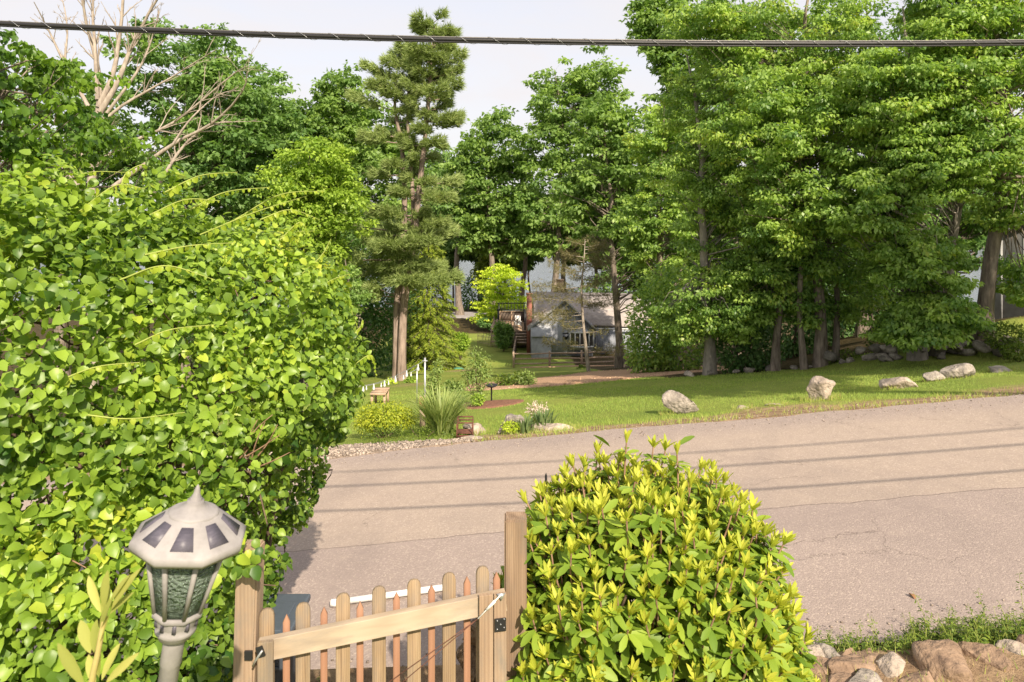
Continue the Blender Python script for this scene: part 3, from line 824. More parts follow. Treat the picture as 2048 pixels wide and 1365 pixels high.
tree_px('oak_tree', 'shore oak closing the view between the tall oak and the leaning oak', 1190, 96, 330,
        [(1180, 400, 60, 50, 0), (1230, 440, 60, 55, 0), (1270, 490, 60, 50, 0), (1150, 470, 50, 40, 0)], 90, 250, 1.7, (.4, .66), 'oak', seed=28, tr=.3, bare=.3)
tree_px('oak_tree', 'low-branched shore oak behind the lime maple', 1010, 104, 380,
        [(1000, 440, 60, 50, 0), (1060, 450, 60, 55, 0), (1030, 490, 60, 30, 0)], 80, 250, 1.8, (.4, .66), 'oak', seed=29, tr=.28, bare=.3)
tree_px('young_tree', 'feathery brown-green young tree behind the lime maple', 985, 88, 480,
        [(985, 510, 22, 22, 0), (1000, 530, 25, 20, 0), (965, 540, 22, 18, 0)], 40, 130, .9, (.25, .4), 'hemlock', seed=30, tr=.12, bare=.2)
for k_, (px_, d_, lob_) in enumerate([(905, 97, [(905, 500, 32, 24, 0), (885, 530, 26, 20, 0)]), (958, 101, [(958, 505, 30, 20, 0), (975, 520, 24, 18, 0)]), (1062, 97, [(1058, 505, 34, 22, 0), (1040, 525, 24, 18, 0)]), (1128, 100, [(1122, 498, 34, 20, 0), (1150, 512, 26, 16, 0)]), (1205, 95, [(1205, 508, 34, 24, 0), (1240, 530, 34, 26, 0)])]):
    tree_px('shore_tree', ['small bushy tree at the water behind the pine', 'small tree at the water beyond the driveway oak', 'low tree at the water left of the brick chimney', 'low tree at the water above the house ridge', 'bushy tree at the water right of the house'][k_], px_, d_, lob_[0][1] - 28, lob_, 34, 260, 1.3, (.34, .55), 'oak', seed=180 + k_, tr=.16, bare=.25)
# trunks by the shore
tree_px('oak_tree', 'grey-barked oak standing at the driveway, left of the lime maple', 920, 86, 330,
        [(905, 410, 50, 60, 0), (945, 450, 50, 50, 0)], 50, 200, 1.3, (.3, .5), 'oak', seed=21, tr=.42, bare=.5)
tree_px('oak_tree', 'oak with a pale straight trunk behind the lime maple', 1040, 92, 330,
        [(1040, 420, 65, 60, 0), (1005, 465, 50, 40, 0)], 60, 220, 1.4, (.3, .5), 'oak', seed=22, tr=.38, bare=.5)
tree_px('oak_tree', 'dark-stemmed oak at the water behind the roof ridge', 1132, 88, 360,
        [(1130, 440, 70, 60, 0), (1190, 475, 55, 45, 0), (1085, 480, 40, 30, 0)], 66, 220, 1.4, (.3, .5), 'oak', seed=23, tr=.36, bare=.5)
tree_px('oak_tree', 'dark slender oak deep in the shore wood, beyond the driveway', 965, 98, 360,
        [(965, 440, 70, 55, 0), (1010, 470, 50, 40, 0)], 56, 220, 1.5, (.3, .5), 'oak', seed=24, tr=.3, bare=.5)

# --- beech wood at the right
tree_px('beech_tree', 'pale-trunked beech at the lawn corner in front of the dark thicket', 1420, 22, 60,
        [(1440, 230, 110, 130, 0), (1400, 380, 90, 120, 0), (1470, 480, 90, 100, 0), (1430, 600, 80, 70, -.4), (1480, 620, 70, 60, -.6), (1370, 640, 60, 50, .5)], 140, 400, .62, (.085, .15), 'beech', seed=31, tr=.16, bark='bark_pale', flat=.58, droop=.55, lean=(-.7, .2), bare=.3)
tree_px('beech_tree', 'slim beech with a bare grey stem at the edge of the lawn', 1550, 21, 130,
        [(1540, 330, 90, 120, 0), (1560, 460, 90, 90, 0), (1520, 570, 70, 70, 0), (1590, 590, 60, 60, 0)], 90, 400, .58, (.085, .15), 'beech', seed=32, tr=.105, bark='bark', flat=.58, droop=.55, bare=.35)
tree_px('beech_tree', 'three-stemmed beech clump rising from the stone row', 1640, 20.5, -120,
        [(1610, 120, 150, 160, 0), (1540, 260, 120, 130, -1.5), (1680, 280, 130, 130, -1.2), (1600, 420, 120, 90, -1), (1660, 500, 110, 80, 0), (1500, 110, 110, 120, 0), (1690, 590, 80, 60, .3), (1420, 40, 80, 80, 0)], 210, 400, .66, (.085, .155), 'beech', seed=33, bark='bark', flat=.58, droop=.6,
        stems=[(0, 0, -.2, 0, 1, .15), (-.5, -.1, -1.0, 0, .8, .075), (.55, .2, .5, .3, .85, .075)], bare=.3)
tree_px('beech_tree', 'beech with low drooping sprays nearly touching the stone wall', 1835, 18.5, -40,
        [(1800, 180, 120, 120, -.5), (1850, 330, 120, 110, -.6), (1760, 420, 110, 90, -.6), (1840, 530, 90, 60, -1), (1870, 620, 70, 60, -1.2), (1810, 660, 50, 35, -1.0)], 170, 420, .52, (.085, .15), 'beech', seed=34, tr=.24, bark='bark_pale', flat=.5, droop=.65,
        stems=[(0, 0, -.4, 0, 1, .18), (.6, .1, .5, .2, .9, .12)], bare=.12)
tree_px('beech_tree', 'big rough-trunked beech beside the white barn wall', 1965, 18.6, -220,
        [(1950, -20, 170, 130, 0), (2030, 130, 130, 120, -.5), (1900, 190, 120, 110, -.8), (1980, 300, 110, 80, -1), (2050, 330, 90, 90, .5), (1910, 60, 120, 110, -.5), (2040, 420, 60, 50, -1.0), (2070, 560, 50, 60, -.5)], 185, 400, .62, (.085, .155), 'beech', seed=35, tr=.19, bark='bark', flat=.58, droop=.6, bare=.4)
tree_px('beech_tree', 'sunlit brown-stemmed beech deep in the wood behind the stone row', 1725, 28, -60,
        [(1700, 160, 140, 160, 0), (1760, 330, 120, 120, 0), (1680, 480, 100, 100, 0), (1790, 500, 90, 90, 0)], 120, 330, .8, (.13, .22), 'oak', seed=36, tr=.19, bark='bark', flat=.5, droop=.4, stems=[(0, 0, .1, 0, 1, .19), (.75, .8, .4, 0, .9, .15)])
tree_px('beech_tree', 'dark beech between the leaning oak and the lawn corner', 1330, 33, 150,
        [(1340, 300, 85, 110, 0), (1320, 450, 80, 100, 0), (1390, 560, 80, 80, 0)], 100, 330, .8, (.14, .24), 'beech', seed=37, tr=.2, bark='bark', flat=.5, bare=.25)
tree_px('oak_tree', 'shaded oak at the back of the wood right of the house', 1480, 40, 0,
        [(1480, 150, 110, 140, 0), (1450, 350, 110, 130, 0), (1540, 500, 120, 120, 0), (1420, 560, 100, 90, 0)], 120, 300, 1.1, (.22, .36), 'oak', seed=38, tr=.3)
tree_px('oak_tree', 'shaded oak behind the white barn', 1900, 38, 0,
        [(1900, 150, 130, 160, 0), (1860, 380, 130, 130, 0), (1960, 400, 130, 150, 0), (1800, 540, 100, 90, 0)], 110, 280, 1.1, (.24, .38), 'oak', seed=39, tr=.3)

# --- undergrowth
def shrub_px(name, label, px, d, lobes_px, n, leaf, mat, **kw):
    b = B(px, d); lobes = []
    for (qx, qy, rx_, ry_, dd) in lobes_px:
        o = rel(b, qx, qy, d + dd); s = (d + dd) / F
        lobes.append((o[0], o[1], o[2], rx_ * s, .9 * rx_ * s, ry_ * s))
    return shrub(name, label, b, lobes, n, leaf, mat, **kw)

shrub_px('thicket_shrub', 'dense dark thicket beside the leaning oak', 1320, 27, [(1310, 650, 55, 90, 0), (1360, 690, 50, 70, 0), (1290, 700, 40, 60, 0), (1340, 590, 60, 60, 1)], 7500, (.12, .2), 'beech', seed=51, up=.5)
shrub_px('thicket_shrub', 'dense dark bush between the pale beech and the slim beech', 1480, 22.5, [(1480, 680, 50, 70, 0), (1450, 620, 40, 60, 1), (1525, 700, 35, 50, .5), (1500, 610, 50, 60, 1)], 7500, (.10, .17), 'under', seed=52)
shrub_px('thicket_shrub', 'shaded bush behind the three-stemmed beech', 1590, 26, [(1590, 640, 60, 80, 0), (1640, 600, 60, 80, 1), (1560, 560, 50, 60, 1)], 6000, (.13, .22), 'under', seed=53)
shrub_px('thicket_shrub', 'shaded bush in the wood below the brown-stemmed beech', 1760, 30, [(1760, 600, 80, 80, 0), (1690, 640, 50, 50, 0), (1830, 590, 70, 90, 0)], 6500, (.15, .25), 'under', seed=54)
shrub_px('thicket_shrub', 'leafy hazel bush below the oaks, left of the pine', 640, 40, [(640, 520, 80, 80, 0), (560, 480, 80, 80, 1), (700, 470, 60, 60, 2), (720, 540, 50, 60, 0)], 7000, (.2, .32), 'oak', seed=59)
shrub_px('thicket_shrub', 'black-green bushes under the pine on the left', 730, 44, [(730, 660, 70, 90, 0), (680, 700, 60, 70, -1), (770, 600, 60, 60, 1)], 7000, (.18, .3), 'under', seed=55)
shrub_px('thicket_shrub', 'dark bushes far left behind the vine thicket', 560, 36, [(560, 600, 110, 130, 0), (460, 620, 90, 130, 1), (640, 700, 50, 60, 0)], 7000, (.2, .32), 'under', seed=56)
shrub_px('thicket_shrub', 'dark shrub at the shore between the trunks', 955, 95, [(955, 590, 35, 40, 0), (1010, 600, 30, 30, 0)], 2500, (.3, .5), 'under', seed=57)
shrub_px('thicket_shrub', 'shore bushes behind the house roof', 1250, 80, [(1250, 570, 60, 60, 0), (1200, 590, 40, 35, 0), (1330, 560, 60, 80, 0)], 4500, (.3, .5), 'oak', seed=58)

# roadside trees out of the picture to the right, whose shade falls over the upper lawn and the road corner
deciduous('beech_tree', 'tall roadside beech uphill on the near side of the road', tuple(Gv(11.8, .4)), 18, [(0, 0, 14.0, 3.3, 2.4, 2.0), (-.6, 0, 12.5, 2.8, 2.0, 1.4)], 60, 190, 1.1, (.28, .44), 'beech', seed=41, tr=.3)
deciduous('beech_tree', 'second roadside beech farther uphill on the near side', tuple(Gv(17.0, 1.2)), 18, [(0, 0, 14.0, 3.2, 2.4, 2.2), (0, 0, 11.5, 2.6, 2.2, 1.6)], 50, 170, 1.1, (.28, .44), 'beech', seed=42, tr=.28)
# ------------------------------------------------------------------ conifers
def needle_mesh(tips, dirs, per, rng, ln, w, lift=.35, fan=.8):
    n = len(tips) * per
    k = np.repeat(np.arange(len(tips)), per)
    ax = dirs[k] + fan * rnd_dir(n, rng) + np.array([0, 0, lift])
    nm = rnd_dir(n, rng) + np.array([0, -.2, .6])
    ti = np.clip(.25 + .45 * rng.random(len(tips))[k] + .3 * rng.random(n), 0, 1)
    return scatter(LEAF_BLADE, tips[k], ax, nm, ln * rng.uniform(.7, 1.25, n), ti, wid=w)

def pine_branch(mb, p0, az, L, slope, rng, tips, dirs, r0=.05, dens=1.0, tuft_from=.35):
    h = np.array([math.cos(az), math.sin(az), 0]); side = np.array([-h[1], h[0], 0])
    t = np.linspace(0, 1, 6)
    pts = p0 + h * (L * t)[:, None] + np.array([0, 0, 1]) * (slope * L * t + .16 * L * t ** 2)[:, None] + rng.normal(0, .02 * L, (6, 3)) * t[:, None]
    mb.tube(pts, r0 * (1 - .85 * t), 5, cap=False)
    n = int(46 * L * dens)
    wk = .40 if tuft_from > .35 else .34
    s = tuft_from + (1 - tuft_from) * rng.random(n) ** .8
    base = np.stack([np.interp(s, t, pts[:, c]) for c in range(3)], 1)
    wid = wk * L * np.sin(np.pi * np.clip((s - tuft_from * .8) / (1.08 - tuft_from * .8), 0, 1)) + .05
    off = rng.uniform(-1, 1, n) * wid
    tips.append(base + side * off[:, None] + np.array([0, 0, 1]) * (rng.normal(.05, .085, n) * (1 + .25 * L) - .10 * np.abs(off))[:, None])
    dirs.append(nrm(h + side * (off / (wid + 1e-6))[:, None] * .8))

def white_pine():
    rng = np.random.default_rng(61)
    d = 37.0
    b = base_at(802, d)
    root = thing('pine_tree', 'tall twin-trunked white pine towering over the lawn', 'tree', b)
    def q(px, py, dd=0): return np.array(P(px, py, d + dd))
    stems = {
        'a': ([(795, 790), (794, 700), (796, 590), (806, 480), (809, 380), (803, 290), (790, 220), (792, 150)], .265),
        'b': ([(804, 790), (804, 700), (809, 600), (828, 480), (838, 380), (850, 280), (858, 190), (866, 90), (868, 55)], .255),
        'c': ([(828, 470), (826, 400), (822, 330), (815, 240), (817, 170), (822, 80)], .14),
    }
    curves = []
    for key, (pl, r0) in stems.items():
        pts = spline([q(x, y, -.15 if key == 'b' else .25) for x, y in pl], 22)
        rr = r0 * np.linspace(1, .12, 22) ** .85
        if key != 'c': rr[:2] *= 1.25
        mb = MB(); mb.tube(pts, rr, 10, cap=False)
        mb.build('trunk', M['bark_pine'], root, smooth=True)
        curves.append((pts, rr))
    mb = MB(); tips, dirs = [], []
    mpp = d / F
    # whorls: (row, reach to the left px, reach to the right px, how many, stem)
    rows = [(70, 40, 30, 6, 1), (88, 55, 50, 7, 1), (100, 45, 35, 6, 2), (118, 75, 70, 7, 1), (140, 60, 75, 6, 1), (150, 75, 40, 6, 2), (165, 60, 85, 6, 1), (170, 65, 40, 5, 0), (195, 60, 90, 5, 1), (210, 85, 40, 5, 0), (205, 60, 40, 4, 2),
            (232, 60, 95, 5, 1), (250, 75, 40, 4, 0), (262, 50, 90, 4, 1), (290, 95, 45, 4, 0), (322, 40, 85, 3, 1), (345, 85, 40, 4, 0), (362, 55, 90, 4, 1), (395, 60, 95, 4, 1), (425, 100, 50, 4, 0),
            (452, 50, 110, 5, 1), (478, 130, 60, 5, 0), (500, 110, 50, 5, 0), (516, 160, 40, 5, 0), (545, 70, 115, 6, 1), (560, 120, 95, 7, 0), (574, 90, 80, 5, 0)]
    for row, le, ri, m, si in rows:
        pts, rr = curves[si]
        z = P(0, row, d).z
        o = np.argsort(pts[:, 2])
        p0 = np.array([np.interp(z, pts[o, 2], pts[o, c]) for c in range(3)])
        r = np.interp(z, pts[o, 2], rr[o])
        m = m + 1 if row < 300 else m
        for k_ in range(m):
            az = 2 * math.pi * (k_ + rng.uniform(-.3, .3)) / m + row
            reach = (ri if math.cos(az) > 0 else le) * mpp * (.72 + .28 * abs(math.cos(az))) * rng.uniform(.5, 1.12)
            up_ = .35 if row < 110 else (.12 if row < 260 else -.06)
            pine_branch(mb, p0 + np.array([0, 0, rng.normal(0, .4)]), az, max(.6, reach), up_ + rng.normal(0, .08), rng, tips, dirs, r0=min(.055, r * .4), dens=1.3 if row < 260 else 1.9, tuft_from=.34 if row < 260 else .42)
    # dead snags on the lower trunk
    for row in (470, 590, 610, 630, 400, 445):
        pts, rr = curves[0 if row > 500 else 1]; o = np.argsort(pts[:, 2]); z = P(0, row, d).z
        p0 = np.array([np.interp(z, pts[o, 2], pts[o, c]) for c in range(3)])
        az = rng.uniform(0, 6.28); h = np.array([math.cos(az), -abs(math.sin(az)), .15])
        mb.tube([p0, p0 + h * rng.uniform(.5, .9), p0 + h * rng.uniform(1, 1.4) + np.array([0, 0, .2])], [.04, .025, .006], 5)
    mb.build('branch', M['bark_pine'], root)['kind'] = 'stuff'
    T = np.concatenate(tips); D = np.concatenate(dirs)
    V, Fc, t = needle_mesh(T, D, 9, rng, .36, .045)
    link('crown', mesh_np('crown', V, Fc, t), M['pine'], root)
    return root
white_pine()

def hemlock(name, label, base, H, R, n_w, mat, seed, leaf=.26, dens=1.0, lean=0):
    rng = np.random.default_rng(seed)
    b = np.array(base, float)
    root = thing(name, label, 'tree', base)
    mb = MB(); top = b + np.array([lean, 0, H])
    mb.tube(trunk_curve(b - np.array([0, 0, .2]), top, rng, 8, .008), np.linspace(R * .06 + .04, .01, 8), 8, cap=False)
    pos, ax = [], []
    for i in range(n_w):
        f = (i + rng.random() * .8) / n_w
        z = H * (.02 + .97 * f); L = R * (1 - f) ** .55 * rng.uniform(.75, 1.12) + .12
        az = i * 2.4 + rng.uniform(-.4, .4)
        h = np.array([math.cos(az), math.sin(az), 0]); side = np.array([-h[1], h[0], 0])
        p0 = b + np.array([lean * f, 0, z])
        t = np.linspace(0, 1, 5)
        pts = p0 + h * (L * t)[:, None] + np.array([0, 0, 1]) * (.10 * L * t - .38 * L * t ** 2)[:, None]
        mb.tube(pts, np.linspace(.03, .005, 5), 4, cap=False)
        m = int(75 * L * dens) + 8
        s = .15 + .85 * rng.random(m) ** .7
        w = .30 * L * (1.15 - s) + .08
        off = rng.uniform(-1, 1, m) * w
        q = np.stack([np.interp(s, t, pts[:, c]) for c in range(3)], 1) + side * off[:, None] + np.array([0, 0, 1]) * (rng.normal(0, .05, m) - .22 * np.abs(off))[:, None]
        pos.append(q); ax.append(h + side * (np.sign(off) * .9)[:, None] + np.array([0, 0, -.45]) + .35 * rnd_dir(m, rng))
    mb.build('trunk', M['bark'], root)
    pos = np.concatenate(pos); ax = np.concatenate(ax); n = len(pos)
    pos[:, 2] = np.maximum(pos[:, 2], G(pos[:, 0], pos[:, 1]) + .05)
    V, Fc, t = scatter(LEAF_KITE, pos, ax, np.array([0, -.1, 1.0]) + .6 * rnd_dir(n, rng), leaf * rng.uniform(.7, 1.3, n), np.clip(rng.random(n) * .9 + .05, 0, 1), wid=leaf * .45)
    link('crown', mesh_np('crown', V, Fc, t), M[mat], root)
    return root
bh = B(858, 50)
hemlock('hemlock_tree', 'golden-green drooping hemlock filling the space behind the pine trunk', bh, (CZ - (440 - HY) * 50 / F) - bh[2], 2.6, 150, 'hemlock', 62, .24, 1.3)
bh = B(815, 53)
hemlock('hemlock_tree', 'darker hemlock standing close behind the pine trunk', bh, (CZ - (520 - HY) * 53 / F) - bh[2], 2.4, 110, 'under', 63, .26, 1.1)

# sparse young pine in the mulch bed, a bare pole with a thin crown
def thin_pine():
    rng = np.random.default_rng(64); d = 36.5
    b = base_at(1177, d)
    root = thing('young_pine', 'spindly half-bare evergreen leaning in the mulch before the house', 'tree', b)
    mb = MB()
    pts = spline([np.array(P(1179, 757, d)), np.array(P(1172, 700, d)), np.array(P(1166, 640, d)), np.array(P(1163, 580, d)), np.array(P(1168, 520, d)), np.array(P(1170, 478, d))], 14)
    mb.tube(pts, np.linspace(.115, .015, 14), 8, cap=False)
    mb.build('trunk', M['bark_dead'], root, smooth=True)
    br = MB(); tips, dirs = [], []
    spec = [(r_, L_ * 1.3, a_) for r_, L_, a_ in [(500, .6, 0), (515, 1.0, 3.0), (530, 1.2, .2), (545, 1.5, 2.7), (560, 1.4, .4), (575, 2.0, 3.3), (590, 1.5, -.2), (600, 2.2, 2.9), (615, 1.0, .5), (630, 2.3, 3.2), (642, 1.8, 2.8), (655, 1.0, 3.6), (690, 1.7, 3.1), (700, 1.6, -.3), (540, .9, 4.6), (570, 1.1, 5.0), (600, 1.0, 4.4), (560, .9, 1.7), (520, .8, 5.3), (485, .7, 1.2), (490, .8, 3.4), (495, .9, 5.8), (508, 1.0, .6), (525, 1.1, 2.4), (535, 1.2, 6.0), (552, 1.3, 3.7), (566, 1.2, .1), (585, 1.3, 2.6), (608, 1.5, .2), (625, 1.2, 3.0), (665, 1.1, .3)]]
    for row, L, az in spec:
        z = P(0, row, d).z; p0 = np.array([np.interp(z, pts[:, 2], pts[:, c]) for c in range(3)])
        pine_branch(br, p0, az + rng.normal(0, .15), L, .08 if row < 560 else -.12, rng, tips, dirs, r0=.024, dens=1.9, tuft_from=.15)
    br.build('branch', M['bark_dead'], root)['kind'] = 'stuff'
    V, Fc, t = needle_mesh(np.concatenate(tips), np.concatenate(dirs), 5, rng, .20, .016, lift=.0)
    link('crown', mesh_np('crown', V, Fc, t), M['pine_dull'], root)
thin_pine()

# lime-green maple by the deck, built of flat tiers
bl = B(1000, 74)
mp_ = 74 / F
deciduous('lime_maple', 'glowing lime-green maple with flat tiers beside the deck', bl, 5.6,
          [(-.2, 0, (640 - 560) * mp_ + .6, 58 * mp_, 50 * mp_, 30 * mp_), (.4, -.4, (640 - 600) * mp_ + .6, 66 * mp_, 55 * mp_, 26 * mp_), (-1.0, -.6, (640 - 628) * mp_ + .5, 45 * mp_, 40 * mp_, 14 * mp_), (.3, 0, (640 - 535) * mp_ + .6, 40 * mp_, 30 * mp_, 16 * mp_)],
          120, 150, .75, (.16, .28), 'lime', seed=66, tr=.13, flat=.32, droop=.4, up=.9, bare=.15)

# ------------------------------------------------------------------ dead tree with bare pale limbs
def dead_tree():
    rng = np.random.default_rng(71); d = 17.0
    b = base_at(190, d)
    root = thing('dead_tree', 'leafless dead tree with pale bare limbs fanning up to the right', 'tree', b)
    mb = MB(); tw = MB()
    def q(x, y, dd=0): return np.array(P(x, y, d + dd))
    def limb(pl, r0, r1, dd=0, depth=0, n=12, wob=.03):
        pts = spline([q(x, y, dd + .9 * math.sin(i * .8) * (i / len(pl))) for i, (x, y) in enumerate(pl)], n)
        pts += np.cumsum(rng.normal(0, wob * .35, pts.shape), 0) * np.linspace(0, 1, n)[:, None]
        mb.tube(pts, np.linspace(r0, r1, n) * .8, 7, cap=False)
        side_twigs(pts, r0 * .8, r1 * .8, 13)
        return pts
    def side_twigs(pts, r0, r1, m, lvl=0):
        n = len(pts)
        L0 = np.linalg.norm(pts[-1] - pts[0])
        for k in range(m):
            i = rng.integers(n // 3, n - 1); f = i / (n - 1)
            t = nrm(pts[min(i + 1, n - 1)] - pts[i - 1])
            dr = nrm(t * .9 + rnd_dir(1, rng)[0] * .75 + np.array([0, 0, .25]))
            L = L0 * rng.uniform(.12, .3) * (1.2 - f * .6)
            r = (r0 + (r1 - r0) * f) * .5
            s = np.linspace(0, 1, 6)[:, None]
            p = pts[i] + dr * L * s + np.cumsum(rng.normal(0, .035 * L, (6, 3)), 0) * s
            tw.tube(p, np.linspace(max(.006, r), .004, 6), 5, cap=False)
            if lvl < 1: side_twigs(p, max(.006, r), .004, 3, lvl + 1)
    limb([(185, 800), (186, 480), (184, 340), (195, 250)], .17, .125, n=10, wob=.01)
    limb([(195, 250), (200, 180), (190, 110), (170, 40), (160, -60)], .115, .02)
    limb([(197, 215), (225, 150), (240, 60), (250, -80)], .10, .03)
    limb([(200, 225), (235, 165), (262, 95), (300, 20), (345, -60)], .10, .02)
    limb([(195, 200), (190, 100), (185, 20), (190, -60)], .07, .02)
    limb([(178, 215), (150, 165), (120, 110), (95, 60), (70, 10)], .065, .012)
    limb([(130, 120), (135, 50), (125, -20)], .035, .01)
    limb([(192, 258), (240, 215), (300, 180), (370, 140), (430, 100)], .06, .01)
    limb([(205, 238), (270, 150), (300, 90), (320, 20)], .055, .012)
    limb([(190, 330), (250, 290), (330, 255), (390, 215), (470, 150), (505, 135)], .062, .010, -.6)
    limb([(225, 375), (280, 335), (350, 285), (410, 255), (450, 225), (490, 180), (500, 140)], .072, .012, -1.2)
    limb([(345, 290), (380, 240), (430, 195), (470, 180)], .035, .008, -1.2)
    limb([(225, 375), (190, 420), (175, 470)], .075, .08, -1.2, n=6)
    limb([(300, 400), (340, 330), (370, 290), (410, 255)], .06, .03, -.4)
    mb.build('trunk', M['bark_dead'], root, smooth=True)
    tw.build('twig', M['bark_dead'], root)['kind'] = 'stuff'
dead_tree()

# near tree at the upper left, carrying the same climbing vine
tree_px('vine_clad_tree', 'bright leafy sapling at the upper left above the vine thicket', -70, 4.25, 40,
        [(0, 190, 80, 60, 0), (50, 275, 90, 50, .1), (130, 300, 55, 35, .1), (-60, 90, 80, 60, 0), (30, 110, 45, 45, 0), (165, 255, 35, 35, .2)], 70, 90, .13, (.028, .054), 'sapling', seed=73, tr=.05, bark='bark', flat=.7, droop=.7, tpl=LEAF_HEART2, shell=.45)
# ------------------------------------------------------------------ house and garden far down the slope
M['siding'] = noise_mat('grey_siding', (.29, .31, .36), (.38, .40, .45), scale=2, rough=.8, bump=.2)
M['siding_dark'] = noise_mat('weathered_panel', (.27, .285, .31), (.40, .415, .44), scale=3, rough=.8, bump=.2)
M['roof'] = noise_mat('asphalt_shingle', (.26, .23, .215), (.42, .37, .34), scale=3.5, rough=.9, bump=.6, bscale=9, bdist=.05)
M['trim'] = plain_mat('white_trim', (.72, .72, .71), .5)
M['glassdark'] = plain_mat('dark_window_glass', (.035, .04, .045), .08, spec=.8)
M['brick'] = noise_mat('chimney_brick', (.20, .075, .055), (.36, .15, .115), scale=9, rough=.9, bump=.5, stretch=(1, 1, 3))
M['iron'] = plain_mat('black_iron', (.02, .02, .022), .45, spec=.4)
M['oldwood'] = noise_mat('grey_fence_wood', (.26, .19, .145), (.52, .40, .30), scale=6, rough=.9, bump=.4)
M['deckwood'] = noise_mat('tan_deck_wood', (.34, .23, .15), (.52, .38, .26), scale=6, rough=.85, bump=.3)
M['darkmesh'] = noise_mat('brown_deck_panel', (.13, .10, .08), (.21, .165, .135), scale=20, rough=.9)
M['whitepaint'] = plain_mat('white_plastic', (.78, .78, .76), .45)
M['green_lid'] = plain_mat('green_plastic_lid', (.10, .30, .20), .5)
M['rust'] = noise_mat('rusty_brown_metal', (.07, .03, .022), (.20, .085, .055), scale=25, rough=.8)
M['orangewood'] = wood_mat('orange_cedar', (.38, .17, .06), (.62, .33, .13))
M['stone'] = noise_mat('pale_granite', (.20, .165, .135), (.52, .44, .36), scale=6, rough=.9, bump=1, bscale=16, bdist=.05, c2=(.38, .315, .255))
M['stone_grey'] = noise_mat('grey_lichen_stone', (.13, .115, .10), (.44, .39, .335), scale=7, rough=.9, bump=1, bscale=18, bdist=.05, c2=(.29, .255, .215))
M['stone_brown'] = noise_mat('brown_fieldstone', (.15, .10, .07), (.38, .27, .19), scale=7, rough=.9, bump=1, bscale=24, bdist=.03, c2=(.27, .185, .125))
M['stone_dark'] = noise_mat('mossy_dark_stone', (.075, .07, .055), (.26, .235, .20), scale=6, rough=.95, bump=.9, bscale=16, bdist=.03)

